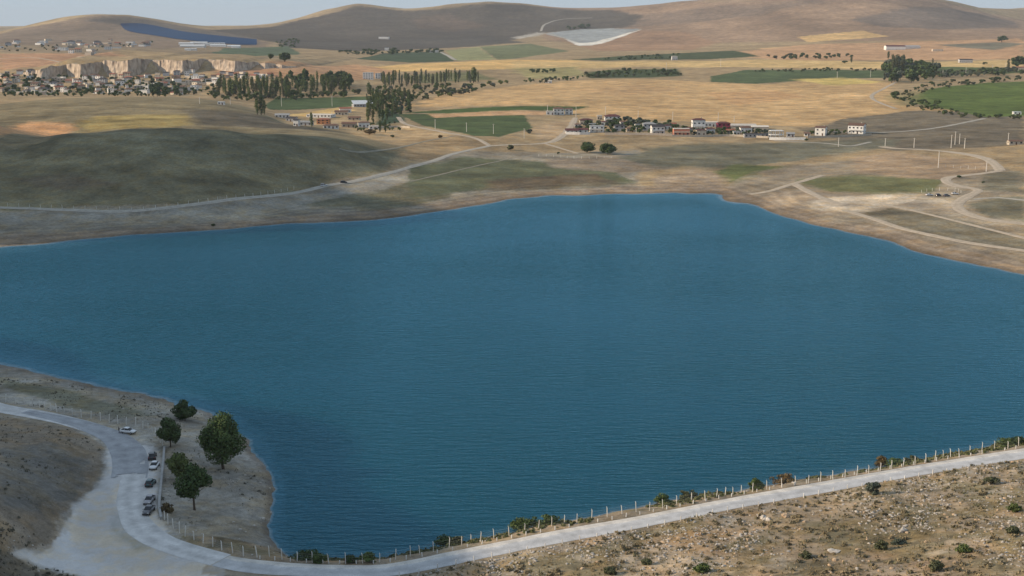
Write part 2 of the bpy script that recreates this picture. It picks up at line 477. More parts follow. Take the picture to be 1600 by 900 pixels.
COLS[:] = lin((152,134,106)) / KD
paint([(850,64),(850,6),(1110,4),(1330,-8),(1480,4),(1640,36),(1640,62),(1300,64),(1000,66)], (146,124,104))
paint([(900,40),(1000,22),(1150,8),(1300,0),(1200,22),(1080,36),(960,44)], (128,112,98))
paint([(1330,30),(1440,10),(1500,16),(1590,34),(1590,44),(1480,46),(1380,42)], (116,104,94))
paint([(310,47),(400,44),(450,35),(560,10),(635,17),(760,6),(850,11),(955,15),(1000,25),(980,42),(860,50),(800,62),(720,72),(600,78),(480,70),(400,62)], (84,78,70))  # far ridge: its shade put into a darker scrub colour
paint([(640,30),(700,22),(760,40),(700,50),(650,42)], (100,86,74), mix=.6)
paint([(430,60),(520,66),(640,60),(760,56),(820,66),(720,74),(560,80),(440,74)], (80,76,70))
paint([(-60,64),(20,47),(150,24),(230,30),(320,45),(420,66),(420,76),(300,78),(0,74)], (124,110,96))
paint([(130,32),(200,27),(310,45),(400,60),(330,58),(230,44)], (98,92,86))
paint([(1245,58),(1290,53),(1350,48),(1390,57),(1330,61),(1262,66)], (204,172,122), crisp=True)
paint([(1190,75),(1260,72),(1290,80),(1220,88)], (196,164,124))
paint([(880,64),(1000,48),(1080,50),(1120,66),(1080,78),(940,80)], (152,124,100))
paint([(850,52),(905,46),(950,44),(1002,45),(975,53),(925,68),(905,69),(882,60)], (150,156,160), crisp=True)
paint([(882,60),(905,67),(925,66),(975,53),(1002,46),(977,55),(926,71),(904,71.5)], (222,220,214), crisp=True)
paint([(800,58),(845,50),(850,53),(808,61)], (185,180,172))
paint([(0,70),(150,72),(250,76),(400,72),(440,82),(300,86),(100,84),(0,82)], (132,118,98))
paint([(0,84),(120,84),(200,88),(60,104),(0,112)], (172,136,108))
paint([(330,82),(350,75),(450,72),(470,84),(400,88)], (86,100,78), crisp=True)
paint([(555,92),(600,83),(690,80),(712,96),(640,98)], (66,80,58), crisp=True)
paint([(695,79),(748,73),(775,93),(714,95)], (134,136,100), crisp=True)
paint([(750,73),(830,68),(890,80),(800,92),(777,93)], (104,110,80), crisp=True)
paint([(560,106),(640,100),(800,93),(900,94),(950,101),(800,108),(620,112)], (200,168,114))
paint([(400,106),(560,100),(620,112),(560,126),(430,122)], (176,140,108))
paint([(330,110),(420,108),(440,118),(360,118)], (170,132,104))
paint([(1100,86),(1250,70),(1600,60),(1600,92),(1250,95)], (180,146,114))
paint([(800,96),(960,96),(1200,93),(1400,97),(1600,93),(1600,109),(1300,107),(1000,104),(800,108)], (194,168,120))
paint([(890,93),(1000,86),(1145,79),(1190,88),(1100,93),(950,95)], (70,80,52), crisp=True)
paint([(1460,70),(1560,66),(1600,68),(1560,78)], (118,114,98))
paint([(800,106),(900,104),(920,118),(830,124)], (150,142,100))
paint([(620,118),(740,112),(780,124),(660,130)], (112,112,80))
paint([(915,113),(960,108),(1060,107),(1065,118),(920,122)], (64,76,48))
paint([(1110,119),(1170,109),(1300,109),(1400,110),(1400,121),(1300,122),(1180,131),(1110,128)], (78,92,62), crisp=True)
paint([(1400,108),(1470,104),(1600,106),(1600,114),(1460,116)], (86,98,62), crisp=True)
paint([(625,168),(680,152),(760,139),(880,127),(1000,123),(1100,128),(1200,132),(1300,123),(1400,130),(1385,142),(1420,166),(1500,172),(1540,183),(1400,201),(1200,196),(1000,187),(905,181),(860,165)], (183,154,114))
paint([(1240,124),(1330,122),(1380,128),(1300,134)], (192,172,108))
paint([(1100,145),(1200,140),(1260,150),(1150,165)], (192,152,112), mix=.5)
paint([(900,140),(1000,132),(1080,140),(960,150)], (178,148,112), mix=.6)
paint([(1290,148),(1340,145),(1355,150),(1300,152)], (206,174,130), mix=.7)
paint([(1250,203),(1330,184),(1430,172),(1600,181),(1600,226),(1400,236),(1300,216)], (112,104,90))
paint([(1420,152),(1450,139),(1540,129),(1640,124),(1640,178),(1540,183),(1480,171),(1430,162)], (86,102,50), crisp=True)
paint([(1380,150),(1440,140),(1430,165),(1400,165)], (140,132,92), mix=.6)
paint([(625,176),(700,171),(860,166),(925,166),(890,174),(700,177)], (70,88,48), crisp=True)
paint([(668,178),(860,175),(850,180),(680,185)], (186,152,118), crisp=True)
paint([(620,178),(668,178),(680,184),(820,180),(832,200),(780,214),(740,212),(660,196)], (74,88,56), crisp=True)
paint([(415,164),(430,153),(590,150),(600,158),(545,167),(420,171)], (70,86,55), crisp=True)
paint([(590,172),(625,172),(632,190),(590,196)], (58,76,58))
paint([(440,180),(530,168),(558,172),(520,182)], (196,168,116), crisp=True)
paint([(540,200),(620,195),(700,209),(770,230),(700,242),(600,234),(560,214)], (166,144,112))
paint([(830,200),(890,185),(900,195),(880,215),(840,218)], (168,146,118))
paint([(-60,170),(0,163),(230,151),(340,157),(420,182),(545,208),(640,236),(520,224),(400,204),(270,200),(100,212),(-60,228)], (128,118,94))
paint([(-20,196),(40,190),(112,192),(126,202),(60,212),(-20,219)], (196,152,112))
paint([(122,190),(150,181),(290,179),(302,194),(240,200),(140,206)], (152,136,90))
paint([(280,170),(400,180),(540,208),(420,200),(320,196)], (98,92,80))
# shaded slope with thin dark steppe grass, part of the shade put into its colour
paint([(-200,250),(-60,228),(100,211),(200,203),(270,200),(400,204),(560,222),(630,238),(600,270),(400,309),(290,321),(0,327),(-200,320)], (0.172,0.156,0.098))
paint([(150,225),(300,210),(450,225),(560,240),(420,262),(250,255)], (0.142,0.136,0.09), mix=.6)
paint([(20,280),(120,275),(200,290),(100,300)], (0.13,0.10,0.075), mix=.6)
# flats between the track and the water
paint([(-200,325),(0,327),(290,322),(400,309),(600,272),(720,236),(860,240),(1000,235),(1000,300),(860,305),(700,328),(520,347),(300,361),(0,386),(-200,430)], (0.26,0.235,0.19))
paint([(0,332),(290,326),(420,312),(640,275),(600,300),(450,325),(250,340),(0,348)], (0.265,0.25,0.215))
paint([(470,320),(600,295),(740,262),(700,310),(600,330)], (0.135,0.13,0.085), mix=.9)
paint([(640,262),(720,245),(840,252),(960,268),(1000,286),(900,292),(760,296),(640,310)], (0.105,0.115,0.07))
paint([(760,282),(820,276),(930,272),(970,287),(840,295),(760,297)], (0.12,0.085,0.06), mix=.75)
paint([(850,250),(1000,240),(1060,262),(960,270),(860,262)], (0.235,0.195,0.15))
paint([(960,246),(1050,228),(1240,222),(1400,216),(1400,228),(1250,252),(1120,262),(1030,262)], (0.155,0.15,0.11))
paint([(1000,232),(1100,222),(1250,222),(1180,240),(1040,245)], (0.13,0.125,0.09), mix=.7)
paint([(1020,280),(1080,262),(1120,272),(1130,295),(1040,298)], (0.30,0.235,0.17))
paint([(1115,268),(1150,256),(1250,262),(1240,282),(1150,292)], (0.13,0.15,0.06))
paint([(1180,268),(1260,258),(1400,242),(1560,262),(1600,270),(1600,425),(1400,375),(1250,340),(1180,312),(1130,306),(1120,296)], (0.30,0.25,0.185))
paint([(1330,246),(1400,238),(1540,250),(1552,268),(1450,284),(1340,268)], (0.33,0.245,0.165))
paint([(1235,282),(1330,272),(1480,282),(1460,300),(1380,303),(1290,300)], (0.15,0.155,0.075))
paint([(1330,326),(1400,322),(1490,340),(1600,376),(1600,393),(1430,364)], (0.185,0.165,0.12))
paint([(1510,318),(1560,308),(1600,306),(1600,345),(1540,338)], (0.165,0.155,0.11))
paint([(1535,272),(1600,266),(1600,300),(1540,298)], (0.175,0.16,0.115))
paint([(1190,312),(1215,300),(1260,300),(1300,306),(1340,330),(1290,336),(1230,328)], (0.36,0.29,0.215))
paint([(1400,300),(1500,312),(1505,338),(1450,334),(1380,322)], (0.31,0.265,0.20), mix=.8)
paint([(1262,314),(1330,305),(1440,305),(1500,316),(1490,334),(1430,328),(1390,324),(1335,335),(1262,328)], (0.47,0.395,0.30))
paint([(1270,315),(1300,308),(1380,304),(1432,308),(1428,316),(1380,322),(1325,331),(1290,328)], (0.60,0.51,0.40), crisp=True)
paint([(1440,312),(1495,320),(1500,334),(1450,330),(1390,320)], (0.36,0.30,0.23), mix=.7)
# bare shore strip where the water has drawn down
zs = ZZ + fbm(XX, YY, 40, 3, 61) * 0.5
wsh = (1 - sstep((zs - 0.9) / 1.1)) * sstep((YY-430)/80) * (1 - sstep((YY-1150)/60))
COLS[:] = COLS*(1-wsh[..., None]*0.85) + np.array([0.26,0.205,0.155])*wsh[..., None]*0.85
# drawdown bands left by the falling water, a strip of wet mud, grazing streaks and shrubby gullies
band = (1 - sstep((ZZ-2.6)/1.2)) * sstep((YY-430)/80) * (1 - sstep((YY-1100)/80)) * (ZZ > -.3)
COLS[:] = COLS * (1 + band*0.13*np.sin(ZZ*10 + fbm(XX, YY, 60, 3, 141)*3))[..., None]
mud = (1 - sstep((np.abs(ZZ-.12)-.10)/.15)) * (YY > 430) * (YY < 1100)
COLS[:] = COLS * (1 - .38*mud)[..., None]
stk = fbm(XX, YY*2.6, 85, 5, 151)*.30 + fbm(XX+YY*.4, YY*1.5, 22, 3, 161)*.22
COLS[:] = COLS * np.clip(1 + stk*sstep((YY-540)/60)*(1-.6*sstep((YY-1150)/250)), .5, 1.6)[..., None]
gul = np.clip(fbm(XX*1.3, YY*.45, 330, 5, 171), -1, 1) * sstep((YY-3300)/900)
COLS[:] = COLS * np.clip(1 + gul*.42, .5, 1.5)[..., None]
sh = sstep((fbm(XX, YY, 26, 4, 181)-.28)/.12) * sstep((YY-560)/60) * (1-sstep((YY-1250)/100)) * sstep((ZZ-2)/3)
COLS[:] = COLS * (1 - .18*sh)[..., None]
# near ground
nearm = YY < 432
NEARC = np.zeros_like(COLS)
n_a, n_b = fbm(XX, YY, 9, 4, 71), fbm(XX, YY, 4.5, 3, 74)
def mixc(a_, b_, t): return np.asarray(a_)*(1-t[..., None]) + np.asarray(b_)*t[..., None]
base_n = mixc((0.24,0.19,0.135), (0.165,0.138,0.085), sstep((n_a+.25)/.5))
base_n = mixc(base_n, (0.30,0.255,0.20), sstep((n_b-.12)/.35)*.7)
base_n = mixc(base_n, (0.085,0.075,0.05), sstep((fbm(XX, YY, 3.2, 3, 76)-.22)/.25)*.75)
base_n = mixc(base_n, (0.30,0.19,0.11), sstep((fbm(XX, YY, 14, 3, 79)-.32)/.25)*.35)
COLS = np.where(nearm[..., None], base_n*1.30, COLS)
gr = fbm(XX, YY, 11, 4, 72)
m = nearm & (XX < -8) & (YY > 250)
COLS[m] = np.array([0.31,0.29,0.255]) + gr[m][:, None]*0.05 - np.clip(n_b[m], 0, 1)[:, None]*0.10
paint([(0,590),(120,612),(200,635),(260,650),(180,652),(60,620),(0,606)], (0.12,0.12,0.07), mix=.7)
paint([(-80,660),(0,652),(110,670),(160,696),(166,728),(140,765),(100,812),(75,856),(0,860),(-80,870)], (0.235,0.195,0.15))
paint([(0,700),(70,690),(140,720),(120,780),(60,800),(0,790)], (0.15,0.148,0.138), mix=.8)
paint([(-60,850),(12,862),(90,892),(140,910),(-60,920)], (0.18,0.155,0.12))
paint(YARD_PX, (0.60,0.585,0.575))
paint([(120,785),(165,740),(185,800),(215,840),(300,870),(340,895),(200,890),(120,860)], (0.46,0.44,0.425), mix=.5)
paint([(178,800),(205,835),(250,855),(215,862),(185,840)], (0.27,0.27,0.22), mix=.5)
verge = sel & (YY < 345) & (XX > -60) & (dr > 2.5) & (dr < 6.5)
COLS[verge] = COLS[verge]*0.35 + np.array([0.30,0.245,0.185])*0.65
# wet shingle at the near waterline
w = (1 - sstep((ZZ-0.25)/0.5)) * nearm
COLS[:] = COLS*(1-w[..., None]*0.6) + np.array([0.15,0.125,0.10])*w[..., None]*0.6
ROCKY = np.where(nearm & (dr > 4) & (YY < 345), sstep((fbm(XX, YY, 16, 3, 81)+0.55)/0.8), 0.0)
ROCKY = ROCKY * np.where(XX < -8, 0.3, 1.0)

# the ground sheet
me = bpy.data.meshes.new('ground')
me.vertices.add(NR*NC)
me.vertices.foreach_set('co', np.stack([XX, YY, ZZ], -1).astype(np.float32).ravel())
idx = np.arange(NR*NC).reshape(NR, NC)
q = np.stack([idx[:-1, :-1], idx[:-1, 1:], idx[1:, 1:], idx[1:, :-1]], -1).reshape(-1, 4)
me.loops.add(q.size); me.loops.foreach_set('vertex_index', q.ravel().astype(np.int32))
me.polygons.add(len(q)); me.polygons.foreach_set('loop_start', np.arange(0, q.size, 4, dtype=np.int32))
me.polygons.foreach_set('use_smooth', np.ones(len(q), bool))
me.update(); me.validate()
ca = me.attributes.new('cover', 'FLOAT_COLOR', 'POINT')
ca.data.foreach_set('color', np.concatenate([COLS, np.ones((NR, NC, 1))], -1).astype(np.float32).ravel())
calm = np.zeros(XX.shape); _y = Gs(YARD_PX); _s = (YY > 220) & (YY < 345) & (XX < 0) & (XX > -140)
calm[_s] = inside(XX[_s], YY[_s], _y)*.75
me.attributes.new('calm', 'FLOAT', 'POINT').data.foreach_set('value', calm.astype(np.float32).ravel())
ra = me.attributes.new('rocky', 'FLOAT', 'POINT')
ra.data.foreach_set('value', ROCKY.astype(np.float32).ravel())

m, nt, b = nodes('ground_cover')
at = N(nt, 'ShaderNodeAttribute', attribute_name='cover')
ar = N(nt, 'ShaderNodeAttribute', attribute_name='rocky')
gp = N(nt, 'ShaderNodeNewGeometry')
def nz(scale, detail=4.0, rough=0.6, vec=None):
    n = N(nt, 'ShaderNodeTexNoise', Scale=scale, Detail=detail, Roughness=rough)
    nt.links.new(vec or gp.outputs['Position'], n.inputs['Vector'])
    return n
def mrange(src, a, b_, c, d):
    r = N(nt, 'ShaderNodeMapRange')
    for k, val in zip(('From Min','From Max','To Min','To Max'), (a, b_, c, d)): r.inputs[k].default_value = val
    nt.links.new(src, r.inputs['Value'])
    return r.outputs[0]
n1, n2, n3, n4 = nz(0.008, 5), nz(0.05, 6, 0.65), nz(0.5, 5, 0.7), nz(3.0, 4, 0.7)
def mul(a, b_):
    k = N(nt, 'ShaderNodeMath', operation='MULTIPLY')
    nt.links.new(a, k.inputs[0]); nt.links.new(b_, k.inputs[1])
    return k.outputs[0]
f = mul(mul(mrange(n1.outputs[0], .3, .7, .80, 1.20), mrange(n2.outputs[0], .3, .7, .64, 1.36)), mul(mrange(n3.outputs[0], .3, .7, .70, 1.30), mrange(n4.outputs[0], .3, .7, .75, 1.25)))
ac_ = N(nt, 'ShaderNodeAttribute', attribute_name='calm')
fm = N(nt, 'ShaderNodeMix', data_type='FLOAT'); fm.inputs['B'].default_value = 1.0
nt.links.new(ac_.outputs['Fac'], fm.inputs['Factor']); nt.links.new(f, fm.inputs['A']); f = fm.outputs['Result']
sc_ = N(nt, 'ShaderNodeVectorMath', operation='SCALE')
nt.links.new(at.outputs['Color'], sc_.inputs[0]); nt.links.new(f, sc_.inputs['Scale'])
# dry tufts: a second hue in patches
mx = N(nt, 'ShaderNodeMix', data_type='RGBA', blend_type='MULTIPLY')
mx.inputs['B'].default_value = (1.10, 0.98, 0.80, 1)
n5 = nz(0.13, 6, 0.7)
nt.links.new(mrange(n5.outputs[0], .45, .6, 0, 1), mx.inputs['Factor'])
nt.links.new(sc_.outputs[0], mx.inputs['A'])
# stony patches: pale limestone chips
vo = N(nt, 'ShaderNodeTexVoronoi', Scale=1.7); nt.links.new(gp.outputs['Position'], vo.inputs['Vector'])
chip = mul(mrange(vo.outputs['Distance'], .34, .26, 0, 1), mrange(nz(0.35, 3).outputs[0], .45, .58, 0, 1))
chipf = mul(chip, ar.outputs['Fac'])
mx2 = N(nt, 'ShaderNodeMix', data_type='RGBA')
mx2.inputs['B'].default_value = (0.36, 0.33, 0.30, 1)
nt.links.new(chipf, mx2.inputs['Factor']); nt.links.new(mx.outputs['Result'], mx2.inputs['A'])
nt.links.new(mx2.outputs['Result'], b.inputs['Base Color'])
b.inputs['Roughness'].default_value = 0.95
b.inputs['Specular IOR Level'].default_value = 0.1
bp = N(nt, 'ShaderNodeBump', Strength=0.55, Distance=0.5)
nt.links.new(n3.outputs[0], bp.inputs['Height'])
bp2 = N(nt, 'ShaderNodeBump', Strength=0.5, Distance=0.15)
nt.links.new(n4.outputs[0], bp2.inputs['Height']); nt.links.new(bp.outputs[0], bp2.inputs['Normal'])
nt.links.new(bp2.outputs[0], b.inputs['Normal'])
me.materials.append(m)
tag(link('ground', me), 'dry rolling farmland and bare shore around the reservoir', 'ground', kind='structure')

# ------------------------------------------------------------------ the lake
wet = (ZZ < 0.5) & (YY < 1050) & (YY > 190) & (np.abs(XX) < 520)
cell = wet[:-1, :-1] | wet[:-1, 1:] | wet[1:, 1:] | wet[1:, :-1]
lq = idx[:-1, :-1][cell]; lf = np.stack([lq, lq+1, lq+NC+1, lq+NC], -1)
used, inv_ = np.unique(lf.ravel(), return_inverse=True)
lv = np.stack([XX.ravel()[used], YY.ravel()[used], np.zeros(len(used))], -1)
ldepth = -ZZ.ravel()[used]; lf = inv_.reshape(-1, 4)
m, nt, b = nodes('lake_water')
tc = N(nt, 'ShaderNodeNewGeometry')
def mapn(scale, rot):
    mp = N(nt, 'ShaderNodeMapping')
    mp.inputs['Scale'].default_value = scale; mp.inputs['Rotation'].default_value = (0, 0, rot)
    nt.links.new(tc.outputs['Position'], mp.inputs['Vector'])
    return mp
wA = N(nt, 'ShaderNodeTexNoise', Scale=1.0, Detail=3.0, Roughness=0.55)
nt.links.new(mapn((0.15, 0.66, 1), R(-6)).outputs[0], wA.inputs['Vector'])
wB = N(nt, 'ShaderNodeTexNoise', Scale=1.0, Detail=2.0, Roughness=0.5)
nt.links.new(mapn((0.6, 1.5, 1), R(12)).outputs[0], wB.inputs['Vector'])
wC = N(nt, 'ShaderNodeTexNoise', Scale=1.0, Detail=3.0, Roughness=0.5)
nt.links.new(mapn((0.006, 0.012, 1), R(5)).outputs[0], wC.inputs['Vector'])
gust = N(nt, 'ShaderNodeMapRange')
for k, val in zip(('From Min','From Max','To Min','To Max'), (.32, .68, .5, 1.2)): gust.inputs[k].default_value = val
nt.links.new(wC.outputs[0], gust.inputs['Value'])
b1 = N(nt, 'ShaderNodeBump', Distance=0.95); nt.links.new(wA.outputs[0], b1.inputs['Height'])
gm = N(nt, 'ShaderNodeMath', operation='MULTIPLY'); gm.inputs[1].default_value = 0.75
nt.links.new(gust.outputs[0], gm.inputs[0]); nt.links.new(gm.outputs[0], b1.inputs['Strength'])
b2 = N(nt, 'ShaderNodeBump', Distance=0.26, Strength=0.8); nt.links.new(wB.outputs[0], b2.inputs['Height']); nt.links.new(b1.outputs[0], b2.inputs['Normal'])
nt.links.new(b2.outputs[0], b.inputs['Normal'])
wm = N(nt, 'ShaderNodeMix', data_type='RGBA')
wm.inputs['A'].default_value = (0.003, 0.038, 0.055, 1); wm.inputs['B'].default_value = (0.005, 0.052, 0.072, 1)
nt.links.new(wC.outputs[0], wm.inputs['Factor'])
dp = N(nt, 'ShaderNodeAttribute', attribute_name='depth')
def shal(d0, d1):
    r = N(nt, 'ShaderNodeMapRange')
    for k, val in zip(('From Min','From Max','To Min','To Max'), (d0, d1, 1, 0)): r.inputs[k].default_value = val
    nt.links.new(dp.outputs['Fac'], r.inputs['Value']); return r.outputs[0]
w2 = N(nt, 'ShaderNodeMix', data_type='RGBA'); w2.inputs['B'].default_value = (0.035, 0.105, 0.15, 1)
nt.links.new(shal(0.2, 1.6), w2.inputs['Factor']); nt.links.new(wm.outputs['Result'], w2.inputs['A'])
w3 = N(nt, 'ShaderNodeMix', data_type='RGBA'); w3.inputs['B'].default_value = (0.26, 0.31, 0.34, 1)
nt.links.new(shal(0.04, 0.30), w3.inputs['Factor']); nt.links.new(w2.outputs['Result'], w3.inputs['A'])
nt.links.new(w3.outputs['Result'], b.inputs['Base Color'])
b.inputs['Specular IOR Level'].default_value = 0.0
b.subsurface_method = 'BURLEY'
b.inputs['Subsurface Weight'].default_value = 1.0
b.inputs['Subsurface Radius'].default_value = (1.0, 1.0, 1.0)
b.inputs['Subsurface Scale'].default_value = 14.0
gl = N(nt, 'ShaderNodeBsdfGlossy', Roughness=0.12); gl.inputs['Color'].default_value = (0.31, 0.73, 1.0, 1)
fr = N(nt, 'ShaderNodeFresnel', IOR=1.37)
ms = N(nt, 'ShaderNodeMixShader')
nt.links.new(b2.outputs[0], gl.inputs['Normal']); nt.links.new(b2.outputs[0], fr.inputs['Normal'])
nt.links.new(fr.outputs[0], ms.inputs['Fac']); nt.links.new(b.outputs[0], ms.inputs[1]); nt.links.new(gl.outputs[0], ms.inputs[2])
nt.links.new(ms.outputs[0], nt.nodes['Material Output'].inputs['Surface'])
b.inputs['Roughness'].default_value = 0.16
b.inputs['IOR'].default_value = 1.22
lme = mesh('lake', lv, lf, m, True)
lme.attributes.new('depth', 'FLOAT', 'POINT').data.foreach_set('value', ldepth.astype(np.float32))
tag(link('lake', lme), 'rippled blue-green reservoir water', 'lake', kind='structure')

# ------------------------------------------------------------------ roads and tracks
def gravel(name, c, rut, shoulder=None):
    m, nt, b = nodes(name)
    uv = N(nt, 'ShaderNodeAttribute', attribute_name='across')
    g = N(nt, 'ShaderNodeNewGeometry')
    a = N(nt, 'ShaderNodeTexNoise', Scale=0.35, Detail=6.0, Roughness=0.65); nt.links.new(g.outputs['Position'], a.inputs['Vector'])
    f_ = N(nt, 'ShaderNodeTexNoise', Scale=5.0, Detail=3.0); nt.links.new(g.outputs['Position'], f_.inputs['Vector'])
    wv = N(nt, 'ShaderNodeMath', operation='SINE')
    ml = N(nt, 'ShaderNodeMath', operation='MULTIPLY'); ml.inputs[1].default_value = 12.566
    nt.links.new(uv.outputs['Fac'], ml.inputs[0]); nt.links.new(ml.outputs[0], wv.inputs[0])
    ma = N(nt, 'ShaderNodeMath', operation='MULTIPLY_ADD'); ma.inputs[1].default_value = rut; 
    nt.links.new(wv.outputs[0], ma.inputs[0])
    mr = N(nt, 'ShaderNodeMapRange')
    for k, val in zip(('From Min','From Max','To Min','To Max'), (.3, .7, .78, 1.2)): mr.inputs[k].default_value = val
    nt.links.new(a.outputs[0], mr.inputs['Value']); nt.links.new(mr.outputs[0], ma.inputs[2])
    mr2 = N(nt, 'ShaderNodeMapRange')
    for k, val in zip(('From Min','From Max','To Min','To Max'), (.3, .7, .88, 1.12)): mr2.inputs[k].default_value = val
    nt.links.new(f_.outputs[0], mr2.inputs['Value'])
    mm = N(nt, 'ShaderNodeMath', operation='MULTIPLY'); nt.links.new(ma.outputs[0], mm.inputs[0]); nt.links.new(mr2.outputs[0], mm.inputs[1])
    vs = N(nt, 'ShaderNodeVectorMath', operation='SCALE'); vs.inputs[0].default_value = c
    nt.links.new(mm.outputs[0], vs.inputs['Scale']); nt.links.new(vs.outputs[0], b.inputs['Base Color'])
    if shoulder:                             # loose pale gravel thrown to one side of the driven lane
        ad = N(nt, 'ShaderNodeMath', operation='MULTIPLY_ADD'); ad.inputs[1].default_value = 0.35
        nt.links.new(a.outputs[0], ad.inputs[0]); nt.links.new(uv.outputs['Fac'], ad.inputs[2])
        ms_ = N(nt, 'ShaderNodeMapRange')
        for k, val in zip(('From Min','From Max','To Min','To Max'), (.82, .92, 0, 1)): ms_.inputs[k].default_value = val
        nt.links.new(ad.outputs[0], ms_.inputs['Value'])
        cm = N(nt, 'ShaderNodeMix', data_type='RGBA'); cm.inputs['A'].default_value = (*c, 1); cm.inputs['B'].default_value = (*shoulder, 1)
        nt.links.new(ms_.outputs[0], cm.inputs['Factor']); nt.links.new(cm.outputs['Result'], vs.inputs[0])
    b.inputs['Roughness'].default_value = 0.95; b.inputs['Specular IOR Level'].default_value = 0.1
    bp = N(nt, 'ShaderNodeBump', Strength=0.3, Distance=0.05); nt.links.new(f_.outputs[0], bp.inputs['Height']); nt.links.new(bp.outputs[0], b.inputs['Normal'])
    MAT[name] = m
    return m
gravel('pale_gravel', (0.58, 0.565, 0.55), 0.07)
gravel('lane_gravel', (0.47, 0.468, 0.472), 0.06, (0.62, 0.58, 0.53))
gravel('grey_asphalt', (0.37, 0.375, 0.39), 0.05)
gravel('dust_track', (0.44, 0.365, 0.28), 0.06)
gravel('grey_track', (0.38, 0.35, 0.30), 0.06)
gravel('dim_track', (0.26, 0.235, 0.18), 0.06)

def ribbon(name, pts, width, mt, lift=0.05, label=None, across=7, ragged=0.0, wfn=None):
    pts = np.asarray(pts)[:, :2]
    d = np.gradient(pts, axis=0); d /= np.linalg.norm(d, axis=1)[:, None] + 1e-9
    nrm = np.stack([-d[:, 1], d[:, 0]], -1)
    k = np.linspace(-0.5, 0.5, across)
    w = np.full(len(pts), width) if wfn is None else wfn(np.linspace(0, 1, len(pts)))
    rag = 1 + ragged * fbm(pts[:, 0], pts[:, 1], width*1.7, 3, 91)[:, None] if ragged else 1.0
    P = pts[:, None, :] + nrm[:, None, :] * (k[None, :, None] * w[:, None, None]) * (rag[..., None] if ragged else 1)
    Z = H(P[..., 0], P[..., 1]) + lift - 0.6*lift*(np.abs(k)[None, :]*2)**8
    V = np.concatenate([P, Z[..., None]], -1)
    n, a = len(pts), across
    I = np.arange(n*a).reshape(n, a)
    F = np.stack([I[:-1, :-1], I[:-1, 1:], I[1:, 1:], I[1:, :-1]], -1).reshape(-1, 4)[:, ::-1]
    me = mesh(name, V.reshape(-1, 3), F, MAT[mt], True)
    t = me.attributes.new('across', 'FLOAT', 'POINT')
    t.data.foreach_set('value', np.tile(k + 0.5, n).astype(np.float32))
    t = me.attributes.new('along', 'FLOAT', 'POINT')
    t.data.foreach_set('value', np.repeat(np.linspace(0, 1, n), a).astype(np.float32))
    return tag(link(name, me), label, None, kind='structure')

ribbon('road', ROAD, 5.8, 'lane_gravel', 0.07, 'pale gravel shore road along the lake bank', 9, 0.10)
ribbon('road', LROAD, 6.2, 'pale_gravel', 0.055, 'pale gravel road bending past the parked cars', 9, 0.10)
ASPH = polyline([pz(*p) for p in [(40,643.5,4.85),(110,658.5,4.6),(150,671,4.3),(180,684.5,4.1),(198,703,4),(204,726,4),(200,755,4)]], 0.6)
o = ribbon('asphalt_patch', ASPH, 5, 'grey_asphalt', 0.12, 'worn grey asphalt on the bend beside the cars', 22, 0.0, wfn=lambda t: 3.2 + 5.2*np.clip(t*1.5, 0, 1))
_bm = __import__('bmesh').new(); _bm.from_mesh(o.data)
_n = len(ASPH); _kill = []
for f in _bm.faces:
    c = f.calc_center_median(); i, j = divmod(f.verts[0].index, 22)
    e = max(abs(j/21-.5)*1.62, i/_n) + .22*float(fbm(np.array(c.x), np.array(c.y), 5.0, 3, 131))
    if e > .88: _kill.append(f)
__import__('bmesh').ops.delete(_bm, geom=_kill, context='FACES'); _bm.to_mesh(o.data); _bm.free()

def track(px, width, mt, label, lift=0.22, step=6.0, ragged=0.25):
    P = polyline(Gs(px)[:, :2], step)
    return ribbon('track', P, width, mt, lift, label, 5, ragged)
track([(-120,318),(0,324.5),(100,328),(190,330.5),(290,321),(400,308),(500,292.5),(560,282),(620,267.5),(680,250.5),(712,239.5),(765,228)], 5.2, 'grey_track', 'pale grey track across the shaded slope above the shore')
track([(765,228),(800,226),(850,224),(872,217),(890,200),(899,184)], 6.5, 'dust_track', 'dusty track climbing to the villas')
track([(765,228),(742,216),(700,208),(660,200),(632,193),(622,183)], 5, 'dust_track', 'sandy track leading to the roadside farm')
track([(712,212),(660,222),(610,233),(560,238),(530,232)], 3.2, 'dim_track', 'faint track on the shaded hill foot')
track([(850,224),(880,233),(905,240)], 3.5, 'dust_track', 'short sandy path to the two round trees')
track([(640,284),(700,270),(760,256),(800,247)], 2.2, 'dim_track', 'faint path over the flats to the shore')
track([(1378,229),(1400,232),(1470,236),(1510,241),(1540,248),(1556,258),(1563,267)], 8, 'dust_track', 'broad sandy road on the right bank')
track([(1563,267),(1520,273),(1484,277),(1478,283),(1492,290),(1528,297),(1512,307),(1496,318),(1500,328),(1520,337),(1555,345),(1640,354)], 7, 'dust_track', 'winding sandy road down the right bank')
track([(1318,328),(1370,344),(1420,360),(1500,377),(1640,398)], 5, 'dust_track', 'pale lower path beside the right shore')
track([(1380,319),(1430,330),(1480,342),(1560,362),(1640,382)], 3.5, 'dust_track', 'thin upper path over the right bank')
track([(1170,304),(1205,298),(1240,287),(1285,274)], 5, 'dust_track', 'sandy track by the right inlet')
track([(1240,287),(1262,299),(1290,312),(1318,322)], 6, 'dust_track', 'sandy track into the shore clearing')
track([(1520,312),(1560,309),(1640,318)], 4, 'grey_track', 'grey path over the right meadow')
track([(1400,128),(1382,138),(1362,150),(1376,161),(1400,170)], 5, 'dust_track', 'curving dirt track through the dry hill field')
track([(1290,206),(1400,206),(1480,197),(1538,185)], 5, 'grey_track', 'grey lane behind the last villa')
track([(1210,220),(1290,224),(1330,228),(1360,222)], 4, 'grey_track', 'lane under the villa walls')
track([(845,49),(852,38),(880,30),(925,28)], 10, 'grey_track', 'pale track climbing the far ridge', 0.8, 20)
